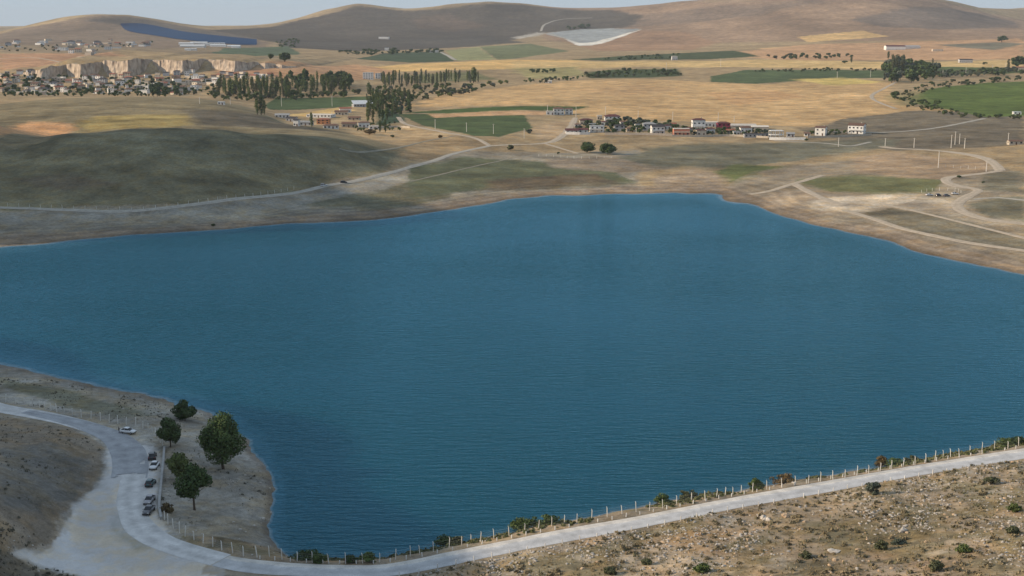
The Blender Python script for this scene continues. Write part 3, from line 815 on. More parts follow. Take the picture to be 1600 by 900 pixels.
track([(800,60),(850,52),(885,60)], 12, 'grey_track', 'pale track to the white field on the far slope', 0.8, 20)
track([(684,80),(700,87),(712,94)], 9, 'grey_track', 'pale farm lane between two far fields', 0.6, 15)
track([(0,92),(60,91),(130,90)], 6, 'dust_track', 'pale lane on the plateau above the cliff', 0.5, 15)

# ------------------------------------------------------------------ rock cliff behind the village
def cliff_mat():
    m, nt, b = nodes('cliff_rock')
    g = N(nt, 'ShaderNodeNewGeometry')
    mp = N(nt, 'ShaderNodeMapping'); mp.inputs['Scale'].default_value = (0.35, 0.35, 0.05)
    nt.links.new(g.outputs['Position'], mp.inputs['Vector'])
    a = N(nt, 'ShaderNodeTexNoise', Scale=1.0, Detail=5.0, Roughness=0.6); nt.links.new(mp.outputs[0], a.inputs['Vector'])
    c = N(nt, 'ShaderNodeTexNoise', Scale=0.12, Detail=5.0); nt.links.new(g.outputs['Position'], c.inputs['Vector'])
    r = N(nt, 'ShaderNodeValToRGB')
    r.color_ramp.elements[0].position = 0.36; r.color_ramp.elements[0].color = (0.22, 0.165, 0.125, 1)
    r.color_ramp.elements[1].position = 0.62; r.color_ramp.elements[1].color = (0.58, 0.47, 0.36, 1)
    mx = N(nt, 'ShaderNodeMath', operation='MULTIPLY_ADD'); mx.inputs[1].default_value = 0.6
    ad = N(nt, 'ShaderNodeMath', operation='MULTIPLY'); ad.inputs[1].default_value = 0.4
    nt.links.new(c.outputs[0], ad.inputs[0]); nt.links.new(a.outputs[0], mx.inputs[0]); nt.links.new(ad.outputs[0], mx.inputs[2])
    nt.links.new(mx.outputs[0], r.inputs[0]); nt.links.new(r.outputs[0], b.inputs['Base Color'])
    b.inputs['Roughness'].default_value = 0.95
    bp = N(nt, 'ShaderNodeBump', Strength=0.6, Distance=1.5); nt.links.new(a.outputs[0], bp.inputs['Height']); nt.links.new(bp.outputs[0], b.inputs['Normal'])
    return m
def make_cliff():
    pts = []
    for a, b in zip(CL[:-1], CL[1:]):
        n = max(2, int(np.hypot(*(b-a)[:2]) / 1.8))
        for t in np.linspace(0, 1, n, endpoint=False): pts.append(a + (b-a)*t)
    pts = np.array(pts + [CL[-1]])
    n, rows = len(pts), 12
    s = np.arange(n) * 1.8
    V = []
    for k in range(rows):
        t = k/(rows-1)
        off = fbm(s, np.full(n, k*.8), 8, 3, 101)*3.4 + fbm(s, np.full(n, 5.0), 20, 3, 111)*4.0 + np.maximum(0, fbm(s, np.full(n, 9.0), 11, 2, 113)-.25)*11
        z = pts[:, 3]-3 + (pts[:, 2]-pts[:, 3]+3)*t
        if k == rows-1: z = z + fbm(s, s*0, 16, 3, 121)*3.0
        V.append(np.stack([pts[:, 0], pts[:, 1] + off + t*3.0 - 2*(1-t)**2*3, z], -1))
    top = V[-1]
    for back, dz in ((8, 0.2), (22, -0.4), (48, -3.0)):
        yb = top[:, 1] + back
        V.append(np.stack([top[:, 0], yb, np.maximum(top[:, 2], H(top[:, 0], yb)) * 0 + (top[:, 2]*(1-back/48) + H(top[:, 0], yb)*back/48) + dz], -1))
    V = np.concatenate(V)
    I = np.arange(len(V)).reshape(rows+3, n)
    F = np.stack([I[:-1, :-1], I[:-1, 1:], I[1:, 1:], I[1:, :-1]], -1).reshape(-1, 4)
    me = mesh('rock_cliff', V, F, cliff_mat())
    me.materials.append(plain('cliff_top_earth', (0.30, 0.235, 0.165), 0.95, 0.2, 0.1))
    mi = np.zeros(len(F), np.int32); mi[(rows-1)*(n-1):] = 1
    me.polygons.foreach_set('material_index', mi)
    tag(link('rock_cliff', me), 'long cream rock cliff standing over the far village', 'cliff', kind='structure')
make_cliff()

# ------------------------------------------------------------------ solar farm on the far left hill
def solar():
    m, nt, b = nodes('solar_glass')
    b.inputs['Base Color'].default_value = (0.005, 0.030, 0.088, 1); b.inputs['Roughness'].default_value = 0.6; b.inputs['Specular IOR Level'].default_value = 0.05
    top = [(188,38.5),(215,38),(255,44.5),(300,53),(350,58.5),(401,63.5)]
    bot = [(196,48),(215,52),(255,58),(300,64),(350,68.5),(401,71.5)]
    root = empty('solar_farm', G(300, 66)); tag(root, 'large blue solar panel field on the far left hill', 'solar farm')
    inv = root.location
    A_, B_ = Gs(top), Gs(bot)
    nrow = 34
    for k in range(nrow):
        t = (k+0.5)/nrow
        L = polyline(A_[:, :2]*(1-t) + B_[:, :2]*t, 25)
        L = L[int(random.random()*3):len(L)-int(random.random()*3)]
        z = H(L[:, 0], L[:, 1])
        dy = (B_[:, 1]-A_[:, 1]).mean()/nrow
        wd = abs(dy)*0.72
        v = []
        for (x, y), zz in zip(L, z):
            v += [(x-inv.x, y-wd/2-inv.y, zz+1.5-inv.z), (x-inv.x, y+wd/2-inv.y, zz+1.5+wd*0.30-inv.z)]
        f = [(2*i, 2*i+2, 2*i+3, 2*i+1) for i in range(len(L)-1)]
        link('panel_row', mesh('panel_row', v, f, m), root)
solar()

# ------------------------------------------------------------------ foliage
def leaf_mesh(name, blobs, n, size, m, seed, lo=0.6, extra=None):
    r = np.random.default_rng(seed)
    B = np.array(blobs, float)
    vol = (B[:, 3]*B[:, 4]*B[:, 5])**(2/3)
    k = r.choice(len(B), n, p=vol/vol.sum())
    d = r.normal(size=(n, 3)); d /= np.linalg.norm(d, axis=1)[:, None]
    rad = lo + (1.04-lo)*r.random(n)**0.7
    c = B[k, :3] + d*B[k, 3:6]*rad[:, None]
    nrm = d + r.normal(size=(n, 3))*0.55
    nrm /= np.linalg.norm(nrm, axis=1)[:, None]
    t = np.cross(nrm, r.normal(size=(n, 3))); t /= np.linalg.norm(t, axis=1)[:, None]
    b = np.cross(nrm, t)
    s = size*(0.6+0.8*r.random(n))[:, None]
    V = np.stack([c-t*s-b*s*.5, c+t*s*.2-b*s*.75, c+t*s+b*s*.35, c-t*s*.25+b*s*.7], 1).reshape(-1, 3)
    F = np.arange(4*n).reshape(-1, 4)
    me = mesh(name, V, F, m)
    a = me.attributes.new('leaf', 'FLOAT', 'FACE')
    val = np.clip(r.random(n)*0.55 + r.random(len(B))[k]*0.6, 0, 1)
    a.data.foreach_set('value', val.astype(np.float32))
    return me

leafmat('leaf_dark', (0.030, 0.058, 0.020), (0.080, 0.115, 0.038))
leafmat('leaf_mid', (0.045, 0.075, 0.024), (0.115, 0.155, 0.046))
leafmat('leaf_spit', (0.030, 0.060, 0.018), (0.090, 0.135, 0.040))
leafmat('leaf_light', (0.060, 0.085, 0.026), (0.150, 0.180, 0.055))
leafmat('leaf_olive', (0.060, 0.070, 0.035), (0.125, 0.130, 0.065))
leafmat('leaf_brown', (0.080, 0.066, 0.028), (0.170, 0.115, 0.050))
leafmat('leaf_grey', (0.060, 0.078, 0.058), (0.120, 0.140, 0.105))
plain('bark', (0.10, 0.075, 0.055), 0.95, 0.25, 3)
plain('pale_bark', (0.26, 0.23, 0.19), 0.95, 0.2, 3)

def blobs_in(env, k, r0, r1, seed):
    """clumps spread through an envelope given as centre and radii"""
    r = np.random.default_rng(seed); out = []
    cx, cy, cz, ex, ey, ez = env
    while len(out) < k:
        p = r.uniform(-1, 1, 3)
        if p @ p > 1: continue
        q = r.uniform(r0, r1)
        s = 1 - q*0.75
        out.append((cx+p[0]*ex*s, cy+p[1]*ey*s, cz+p[2]*ez*s, ex*q*r.uniform(.8, 1.2), ey*q*r.uniform(.8, 1.2), ez*q*r.uniform(.7, 1.1)))
    return out

def trunk_mesh(name, h, r, lean, m, limbs=4, seed=0, top=0.75):
    rd = random.Random(seed); t = MB()
    pts = [(0,0,-0.4)] + [(lean*h*k*k + rd.uniform(-.02, .02)*h, rd.uniform(-.02, .02)*h, h*top*k) for k in (.15, .35, .6, .85, 1)]
    t.tube(pts, [r*1.25, r, r*.85, r*.65, r*.4, r*.15], 7)
    for i in range(limbs):
        k = rd.uniform(.25, .6); a = 2*math.pi*i/max(limbs, 1) + rd.uniform(-.5, .5); L = h*rd.uniform(.2, .34)
        z = h*top*k; x = lean*h*k*k
        t.tube([(x,0,z), (x+math.cos(a)*L*.5, math.sin(a)*L*.5, z+L*.45), (x+math.cos(a)*L, math.sin(a)*L, z+L*.8)], [r*.5, r*.33, r*.1], 5)
    return t.mesh(name, m, True)

def depth(p): return p[1]*CP + (HC-p[2])*SP
def mpp(p): return depth(p)/FPX              # metres per photo pixel at a point

# near trees on the spit, each its own shape
def near_tree(u, v, wpx, hpx, mat_, label, k=30, n=7000, size=0.26, seed=1, low=0.18, name='tree', lean=0.0, stems=1, group=None, cat='tree', bark='bark'):
    p = G(u, v); s = mpp(p); w, h = wpx*s*1.16, hpx*s/0.93*1.0
    root = empty(name, p); tag(root, label, cat, group)
    r = max(0.12, h*0.022)
    for i in range(stems):
        off = (i-(stems-1)/2)*w*0.12
        o = link('trunk', trunk_mesh('trunk', h, r, lean+off*.02, MAT[bark], 5, seed+i), root)
        o.location = (off, 0, 0)
    env = (0, 0, h*(low+1)/2, w/2, w/2*.95, h*(1-low)/2)
    link('crown', leaf_mesh('crown', blobs_in(env, k, .26, .46, seed), n, size, MAT[mat_], seed), root)
    return root
near_tree(349, 733, 60, 85, 'leaf_spit', 'largest broad dark green tree on the spit by the lake', 60, 15000, 0.24, 4, 0.05)
near_tree(289, 657, 34, 29, 'leaf_dark', 'squat dark rounded tree at the water edge behind the spit', 22, 4200, 0.24, 5, 0.04)
near_tree(266, 699, 34, 46, 'leaf_dark', 'small dark tree beside the fence corner above the wall', 22, 4500, 0.23, 6, 0.10)
near_tree(304, 797, 50, 72, 'leaf_spit', 'dark green tree with bare trunk next to the low wall', 30, 7500, 0.24, 8, 0.22, lean=.04)
near_tree(279, 752, 34, 46, 'leaf_light', 'paler olive green bushy tree touching the wall-side tree', 22, 4200, 0.22, 9, 0.02, stems=2)

def bush(u, v, wpx, hpx, mat_, label, seed, group=None, n=1500, size=0.17, name='bush', cat='bush'):
    p = G(u, v); s = mpp(p); w, h = wpx*s, hpx*s/.93
    root = empty(name, p); tag(root, label, cat, group)
    t = MB(); rd = random.Random(seed)
    for i in range(5):
        a = rd.uniform(0, 6.28); L = h*rd.uniform(.5, .8)
        t.tube([(0,0,-.25), (math.cos(a)*w*.1, math.sin(a)*w*.1, L*.5), (math.cos(a)*w*.25, math.sin(a)*w*.2, L)], [.05, .04, .015], 5)
    t.build('stem', MAT['bark'], root, True)
    link('foliage', leaf_mesh('foliage', blobs_in((0, 0, h*.36, w*.62, w*.42, h*.5), 16, .2, .5, seed), n, size, MAT[mat_], seed, .3), root)
    return root
bush(263, 800, 20, 17, 'leaf_brown', 'small rusty brown bush at the wall foot', 20)
bush(1364, 773, 24, 26, 'leaf_grey', 'round grey-green bush alone below the road', 21)
for i, (u, v, w, h, mt, lb) in enumerate([
    (478,876,40,22,'leaf_dark','wide dark bush behind the fence where the road bends'),
    (500,879,26,20,'leaf_mid','second dark bush along the fence right of the bend'),
    (548,879,20,14,'leaf_dark','small dark bush behind the bottom stretch of fence'),
    (577,878,30,18,'leaf_mid','bushy shrub behind the lowest part of the fence'),
    (697,852,36,17,'leaf_dark','dark shrub with a pale stone beside it behind the fence'),
    (715,850,22,14,'leaf_olive','small olive shrub beside the dark one behind the fence'),
    (812,826,40,20,'leaf_mid','left half of the long green hedge-like shrub behind the fence'),
    (832,824,36,19,'leaf_dark','middle of the long green hedge-like shrub behind the fence'),
    (858,819,32,18,'leaf_mid','right half of the long green hedge-like shrub behind the fence'),
    (1037,787,26,20,'leaf_mid','bright green bush left of the pair at mid fence'),
    (1074,781,26,18,'leaf_olive','olive bush right of the pair at mid fence'),
    (1182,766,22,22,'leaf_mid','upright green bush beside pale rubble at the fence'),
    (1222,756,36,20,'leaf_brown','autumn brown and green bush behind the fence'),
    (1376,729,24,20,'leaf_brown','rust coloured shrub at the fence on the right'),
    (1400,728,34,15,'leaf_mid','low green shrub next to the rust coloured one'),
    (1425,722,24,12,'leaf_olive','low olive shrub on the right fence line'),
    (1572,698,34,18,'leaf_mid','green bush near the far right end of the fence'),
    (1592,695,26,16,'leaf_dark','dark bush at the right picture edge behind the fence')]):
    bush(u, v, w, h, mt, lb, 30+i)
for i, (u, v, w, h, mt, lb) in enumerate([
    (1376,858,20,18,'leaf_olive','green clump low on the stony slope below the grey bush'),
    (1506,864,22,16,'leaf_light','yellow green clump on the stony slope at right'),
    (1462,892,26,20,'leaf_olive','dark green clump near the bottom edge at right'),
    (1400,850,26,10,'leaf_grey','low grey clump beside the green one on the stony slope'),
    (1548,756,26,14,'leaf_olive','olive clump high on the stony slope near the road'),
    (1586,800,20,16,'leaf_light','yellowish clump at the right edge of the stony slope'),
    (1582,835,22,16,'leaf_olive','green clump at the right edge lower on the slope'),
    (955,897,22,13,'leaf_olive','dark green clump at the bottom edge in the middle'),
    (1098,894,30,16,'leaf_mid','dark clump at the bottom edge right of the middle'),
    (1010,882,18,10,'leaf_olive','low olive clump among stones near the bottom'),
    (1260,872,24,12,'leaf_olive','olive clump midway down the stony slope')]):
    bush(u, v, w, h, mt, lb, 60+i, n=1100, size=0.15)

# ------------------------------------------------------------------ stones, tufts and boulders on the near slopes
plain('limestone', (0.43, 0.39, 0.345), 0.95, 0.22, 1.5, bump=.4)
plain('ochre_stone', (0.40, 0.29, 0.19), 0.95, 0.2, 1.5, bump=.4)
def ico():
    t = (1+5**.5)/2
    v = np.array([(-1,t,0),(1,t,0),(-1,-t,0),(1,-t,0),(0,-1,t),(0,1,t),(0,-1,-t),(0,1,-t),(t,0,-1),(t,0,1),(-t,0,-1),(-t,0,1)])/math.sqrt(1+t*t)
    f = np.array([(0,11,5),(0,5,1),(0,1,7),(0,7,10),(0,10,11),(1,5,9),(5,11,4),(11,10,2),(10,7,6),(7,1,8),(3,9,4),(3,4,2),(3,2,6),(3,6,8),(3,8,9),(4,9,5),(2,4,11),(6,2,10),(8,6,7),(9,8,1)])
    return v, f
IV, IF = ico()
def scatter_stones(name, n, X, Y, smin, smax, m, label, seed, sink=.3):
    r = np.random.default_rng(seed)
    V, F = [], []
    s = smin + (smax-smin)*r.random(n)**3
    Z = H(X, Y)
    for i in range(n):
        v = IV*(1+r.uniform(-.28, .28, (12, 1)))*np.array([r.uniform(.8, 1.3), r.uniform(.7, 1.2), r.uniform(.45, .8)])*s[i]
        a = r.uniform(0, 6.28); c, q_ = math.cos(a), math.sin(a)
        v = np.stack([v[:, 0]*c-v[:, 1]*q_, v[:, 0]*q_+v[:, 1]*c, v[:, 2]], -1)
        V.append(v + np.array([X[i], Y[i], Z[i]+s[i]*(.5-sink)])); F.append(IF + 12*i)
    o = link(name, mesh(name, np.concatenate(V), np.concatenate(F), m))
    return tag(o, label, 'stones', kind='stuff')
def cand(n, x0, x1, y0, y1, seed, test):
    r = np.random.default_rng(seed)
    X, Y = r.uniform(x0, x1, n), r.uniform(y0, y1, n)
    k = test(X, Y); return X[k], Y[k]
YARD_W = Gs(YARD_PX)
def roadfree(X, Y, d0, below=True):
    d, _ = dist_poly(X, Y, ROAD[::2]); d2, _ = dist_poly(X, Y, LROAD[::2])
    yr = np.interp(X, ROAD[:, 0], ROAD[:, 1])
    return (d > d0) & (d2 > d0+2) & ((Y < yr) if below else (Y > yr)) & ~inside(X, Y, YARD_W)
X, Y = cand(52000, -40, 150, 195, 345, 5, lambda X, Y: roadfree(X, Y, 4.0) & (fbm(X, Y, 15, 4, 81) + fbm(X, Y, 4, 2, 83)*.6 + np.random.default_rng(1).uniform(-.45, .25, X.size) > .08))
scatter_stones('scattered_stones', len(X), X, Y, .07, .40, MAT['limestone'], 'pale limestone rubble strewn over the dry slope', 11)
X, Y = cand(1500, -40, 150, 195, 345, 6, lambda X, Y: roadfree(X, Y, 4.0))
scatter_stones('scattered_stones', len(X), X, Y, .08, .5, MAT['ochre_stone'], 'ochre stones strewn over the dry slope', 12)
X, Y = cand(5200, -110, 160, 235, 420, 7, lambda X, Y: roadfree(X, Y, 3.6, False) & (H(X, Y) > -.1) & (H(X, Y) < 4.4))
scatter_stones('shore_stones', len(X), X, Y, .06, .38, MAT['limestone'], 'grey stones along the near waterline', 13)
X, Y = cand(1800, -170, -85, 225, 330, 8, lambda X, Y: roadfree(X, Y, 4) & (H(X, Y) > 4.8))
scatter_stones('scattered_stones', len(X), X, Y, .06, .3, MAT['limestone'], 'small stones on the shaded left bank', 14)

def tufts(name, X, Y, h0, h1, m, label, seed, blades=7):
    r = np.random.default_rng(seed); n = len(X); Z = H(X, Y)
    a = r.uniform(0, 2*math.pi, (n, blades)); hh = r.uniform(h0, h1, (n, 1))*r.uniform(.6, 1.2, (n, blades))
    sp = r.uniform(.15, .8, (n, blades))*hh; w = hh*.16
    bx, by = X[:, None]+np.cos(a)*hh*.15, Y[:, None]+np.sin(a)*hh*.15
    pa = np.stack([bx-np.sin(a)*w, by+np.cos(a)*w, np.repeat(Z[:, None], blades, 1)-.04], -1)
    pb = np.stack([bx+np.sin(a)*w, by-np.cos(a)*w, np.repeat(Z[:, None], blades, 1)-.04], -1)
    pc = np.stack([bx+np.cos(a)*sp, by+np.sin(a)*sp, Z[:, None]+hh], -1)
    V = np.stack([pa, pb, pc], 2).reshape(-1, 3)
    me = mesh(name, V, np.arange(len(V)).reshape(-1, 3), m)
    at_ = me.attributes.new('leaf', 'FLOAT', 'FACE')
    at_.data.foreach_set('value', np.repeat(r.random(n), blades).astype(np.float32))
    return tag(link(name, me), label, 'grass', kind='stuff')
leafmat('dry_grass', (0.20, 0.155, 0.09), (0.40, 0.32, 0.19), 0.9)
leafmat('sage_grass', (0.115, 0.115, 0.062), (0.21, 0.20, 0.11), 0.9)
leafmat('dull_scrub', (0.08, 0.078, 0.06), (0.18, 0.165, 0.12), 0.9)
X, Y = cand(13000, -40, 150, 195, 345, 15, lambda X, Y: roadfree(X, Y, 3.9))
tufts('dry_grass', X, Y, .18, .5, MAT['dry_grass'], 'dry straw coloured grass on the stony slope', 15)
X, Y = cand(6500, -40, 150, 195, 345, 16, lambda X, Y: roadfree(X, Y, 4.2) & (fbm(X, Y, 10, 3, 77) > -.05))
tufts('low_scrub', X, Y, .25, .6, MAT['sage_grass'], 'low sage scrub among the stones of the slope', 16, 9)
X, Y = cand(9000, -180, -20, 235, 420, 17, lambda X, Y: roadfree(X, Y, 4.5, False) & (H(X, Y) > .4) & (fbm(X, Y, 12, 3, 78) > 0))
tufts('shore_grass', X, Y, .12, .4, MAT['dull_scrub'], 'thin dull grass on the spit and left shore', 17)
X, Y = cand(9000, -190, -80, 215, 345, 18, lambda X, Y: roadfree(X, Y, 4.5) & (H(X, Y) > 4.9))
tufts('dull_scrub', X, Y, .15, .5, MAT['dull_scrub'], 'dull scrub on the shaded left bank', 18)

def cushions(name, X, Y, r0, r1, per, m, label, seed):
    r = np.random.default_rng(seed); n = len(X); rad = r.uniform(r0, r1, n)
    d = r.normal(size=(n, per, 3)); d /= np.linalg.norm(d, axis=2)[..., None]; d[..., 2] = np.abs(d[..., 2])*.8
    c = np.stack([X, Y, H(X, Y)-.03], -1)[:, None, :] + d*rad[:, None, None]*r.uniform(.55, 1.05, (n, per, 1))
    nrm = d + r.normal(size=d.shape)*.5; nrm /= np.linalg.norm(nrm, axis=2)[..., None]
    t = np.cross(nrm, r.normal(size=d.shape)); t /= np.linalg.norm(t, axis=2)[..., None]; b = np.cross(nrm, t)
    s = (rad[:, None]*r.uniform(.28, .55, (n, per)))[..., None]
    V = np.stack([c-t*s-b*s*.6, c+t*s-b*s*.5, c+t*s*.3+b*s], 2).reshape(-1, 3)
    me = mesh(name, V, np.arange(len(V)).reshape(-1, 3), m)
    me.attributes.new('leaf', 'FLOAT', 'FACE').data.foreach_set('value', np.clip(np.repeat(r.random(n), per)*.7 + r.random(n*per)*.3, 0, 1).astype(np.float32))
    return tag(link(name, me), label, 'scrub', kind='stuff')
leafmat('thorn_scrub', (0.12, 0.105, 0.060), (0.32, 0.25, 0.155), 0.9)
X, Y = cand(5200, -40, 150, 195, 345, 25, lambda X, Y: roadfree(X, Y, 4.4) & (fbm(X, Y, 8, 3, 177) + np.random.default_rng(2).uniform(-.4, .4, X.size) > -.1))
cushions('thorn_scrub', X, Y, .22, .75, 26, MAT['thorn_scrub'], 'brown and olive thorn cushions covering the stony slope', 25)
X, Y = cand(2600, -190, -85, 215, 345, 26, lambda X, Y: roadfree(X, Y, 5) & (H(X, Y) > 4.9))
cushions('thorn_scrub', X, Y, .2, .6, 20, MAT['dull_scrub'], 'dull thorn cushions on the shaded left bank', 26)
leafmat('bank_scrub', (0.055, 0.070, 0.028), (0.165, 0.165, 0.07), 0.9)
X, Y = cand(9000, -45, 150, 240, 345, 28, lambda X, Y: roadfree(X, Y, 4.2, False) & (H(X, Y) > .6) & (fbm(X, Y, 14, 3, 79) > .0))
cushions('bank_scrub', X, Y, .25, .8, 22, MAT['bank_scrub'], 'green and straw scrub on the lake bank behind the fence', 28)
X, Y = cand(2200, -180, -20, 235, 420, 27, lambda X, Y: roadfree(X, Y, 4.6, False) & (H(X, Y) > .5) & (fbm(X, Y, 12, 3, 78) > .1))
cushions('shore_scrub', X, Y, .15, .5, 16, MAT['dull_scrub'], 'dark low scrub spotting the spit', 27)

import bmesh
def boulder(u, v, wpx, hpx, m, label, seed):
    p = G(u, v); s = mpp(p); r = random.Random(seed)
    bm = bmesh.new(); lobes = 1 if wpx < 10 else (3 if wpx < 20 else 5)
    for k in range(lobes):
        f_ = 1.0 if lobes == 1 else r.uniform(.32, .55)
        c = Vector((0, 0, 0)) if lobes == 1 else Vector((r.uniform(-.17, .17)*wpx*s, r.uniform(-.15, .15)*wpx*s, r.uniform(-.10, .06)*hpx*s))
        g = bmesh.ops.create_icosphere(bm, subdivisions=1, radius=1)['verts']
        a_ = r.uniform(0, 6.28)
        for q_ in g:
            n = q_.co.normalized(); kk = r.uniform(.68, 1.12)
            x, y = n.x*wpx*s*.46*f_*kk, n.y*wpx*s*.40*f_*kk
            q_.co = c + Vector((x*math.cos(a_)-y*math.sin(a_), x*math.sin(a_)+y*math.cos(a_), n.z*hpx*s*.42*kk*(f_*1.25 if lobes > 1 else 1)))
    me = bpy.data.meshes.new('boulder'); bm.to_mesh(me); bm.free(); me.materials.append(MAT[m])
    o = link('boulder', me, None, p + Vector((0, 0, hpx*s*.12))); tag(o, label, 'boulder')
for i, (u, v, w, h, mt, lb) in enumerate([
    (705,852,7,6,'limestone','round pale boulder in front of the dark shrub behind the fence'),
    (996,839,18,13,'limestone','white boulder below the road near the middle of the slope'),
    (1195,812,24,16,'limestone','pale grey rock outcrop right of the slope centre'),
    (1226,808,28,14,'ochre_stone','ochre rock outcrop beside the pale grey one'),
    (1062,842,20,11,'ochre_stone','flat ochre boulder left of the slope centre'),
    (1094,836,14,13,'ochre_stone','reddish boulder between the flat ochre one and outcrop'),
    (1150,814,10,6,'limestone','small pale block just below the road'),
    (866,867,10,6,'limestone','small pale block near the lower road edge on the left'),
    (1130,832,14,7,'ochre_stone','low ochre rock at the slope centre'),
    (1411,830,28,16,'limestone','cluster-like pale rock midway down the right slope'),
    (1493,806,11,9,'limestone','pale boulder on the right slope below the road'),
    (1379,829,12,9,'limestone','round pale boulder beside the cluster-like rock'),
    (1305,862,40,10,'limestone','long flat grey slab at the lower slope'),
    (1545,846,16,9,'limestone','pale block low on the right slope'),
    (1241,755,14,8,'limestone','pale rubble block at the fence beside the brown bush'),
    (1166,768,14,6,'limestone','flat pale slab at the fence by the upright bush'),
    (760,845,14,6,'limestone','flat stone on the verge by the fence'),
    (826,831,16,7,'limestone','rough stone on the verge beside the long shrub'),
    (900,818,14,6,'limestone','low stone on the verge right of the long shrub'),
    (45,839,6,5,'limestone','single white stone on the dark left bank'),
    (411,811,9,7,'limestone','pale boulder on the spit near the water'),
    (397,822,8,6,'limestone','smaller pale boulder inland of the spit one')]):
    boulder(u, v, w, h, mt, lb, i)

# ------------------------------------------------------------------ fences, wall, markers
plain('concrete_post', (0.70, 0.67, 0.62), 0.9, 0.12, 3)
plain('white_stake', (0.70, 0.68, 0.65), 0.8, 0.1, 3)
plain('steel_wire', (0.30, 0.30, 0.30), 0.5, 0.05, 3, 0.6)
plain('concrete', (0.34, 0.335, 0.325), 0.95, 0.15, 0.6)
def post_mesh(h, r, arm):
    t = MB()
    t.tube([(0,0,-.35),(0,0,h)], [r, r*.9], 4)
    if arm: t.tube([(0,0,h-.03),(-.10,.17,h+.24)], [r*.85, r*.7], 4)
    return t.mesh('post', MAT['concrete_post'])
def along(P, gap):
    P = np.asarray(P, float); seg = np.linalg.norm(np.diff(P[:, :2], axis=0), axis=1); cum = np.concatenate([[0], np.cumsum(seg)])
    s = np.arange(0, cum[-1], gap)
    return np.stack([np.interp(s, cum, P[:, 0]), np.interp(s, cum, P[:, 1])], -1)
def fence(px, gap, h, label, r=.085, arm=True, strands=(.35, .8, 1.25, 1.7), wr=.014):
    P = along(polyline(Gs(px)[:, :2], 1.0), gap)
    z = H(P[:, 0], P[:, 1])
    root = empty('wire_fence', (P[0][0], P[0][1], z[0])); tag(root, label, 'fence')
    me = post_mesh(h, r, arm); rd = random.Random(len(px))
    for i, ((x, y), zz) in enumerate(zip(P, z)):
        o = link('post', me, root, (x-P[0][0], y-P[0][1], zz-z[0]))
        o.rotation_euler = (rd.uniform(-.09, .09), rd.uniform(-.09, .09), rd.uniform(-.4, .4))
        o.scale.z = rd.uniform(.84, 1.08)
    for s in strands:
        t = MB(); pts = [(x-P[0][0], y-P[0][1], zz-z[0]+s) for (x, y), zz in zip(P, z)]
        t.tube(pts, [wr]*len(pts), 3); t.build('wire', MAT['steel_wire'], root)
    return root
fence([(421,870),(444,875),(468,877),(493,880),(519,881),(546,881),(574,880),(597,878),(623,873),(639,870),(664,864),(690,859),(716,853),(762,844),(810,834),(854,824),(908,815),(952,807),(992,800),(1049,790),(1111,780),(1170,770),(1226,760),(1296,750),(1348,741),(1400,731),(1450,722),(1500,712),(1550,703),(1600,694),(1680,681)],
      3.3, 1.95, 'long pale post and wire fence along the lake bank road')
fence([(-40,617),(3,627),(23,631),(57,636),(89,644),(123,651),(157,657),(194,663),(217,667),(235,675),(246,685),(256,699)], 2.9, 2.0, 'post and wire fence beside the left road above the spit', .12)
fence([(257,812),(266,823),(279,831),(292,840),(305,844),(318,849),(333,854),(350,861),(366,865),(380,869),(399,871),(418,870)], 3.0, 2.0, 'short post and wire fence round the spit corner', .11)
fence([(-60,317),(0,321),(50,324),(100,325.5),(160,327),(220,327.5),(270,322.5),(330,314),(400,306),(460,296)], 6.5, 2.0, 'far pale post fence beside the grey track across the lake', .10, False, (1.0, 1.7))
fence([(1466,261),(1500,263),(1535,265)], 5.5, 2.2, 'far pale post fence beside the broad sandy road', .11, False, (1.0, 1.8))
fence([(1440,301),(1462,298),(1490,298),(1505,303)], 5, 2.0, 'far post fence behind the cars on the right bank', .10, False, (1.0, 1.7))
fence([(842,244),(875,246),(905,248),(960,247)], 6, 1.9, 'far post fence in front of the two round trees', .09, False, (1.0, 1.6))

def low_wall():
    P = polyline(Gs([(257,701),(255.5,720),(253,745),(250,775),(249,795),(252,812)])[:, :2], 1.0)
    d = np.gradient(P, axis=0); d /= np.linalg.norm(d, axis=1)[:, None]; nr = np.stack([-d[:, 1], d[:, 0]], -1)
    p0 = Vector((P[0][0], P[0][1], float(H(P[0][0], P[0][1]))))
    root = empty('low_wall', p0); tag(root, 'low pale concrete wall between the parked cars and the spit', 'wall')
    def strip(name, hw, z0, z1, m):
        v, f = [], []
        for (x, y), n in zip(P, nr):
            zz = float(H(x, y)) - p0.z
            for s, z in ((-hw, z0), (hw, z0), (hw, z1), (-hw, z1)): v.append((x+n[0]*s-p0.x, y+n[1]*s-p0.y, zz+z))
        for i in range(len(P)-1):
            for k in range(4): f.append((4*i+k, 4*i+(k+1) % 4, 4*i+4+(k+1) % 4, 4*i+4+k))
        f += [(3,2,1,0), tuple(4*(len(P)-1)+k for k in range(4))]
        link(name, mesh(name, v, f, m), root)
    strip('wall_body', .22, -.4, .6, MAT['concrete']); strip('coping', .27, .602, .70, MAT['concrete'])
low_wall()

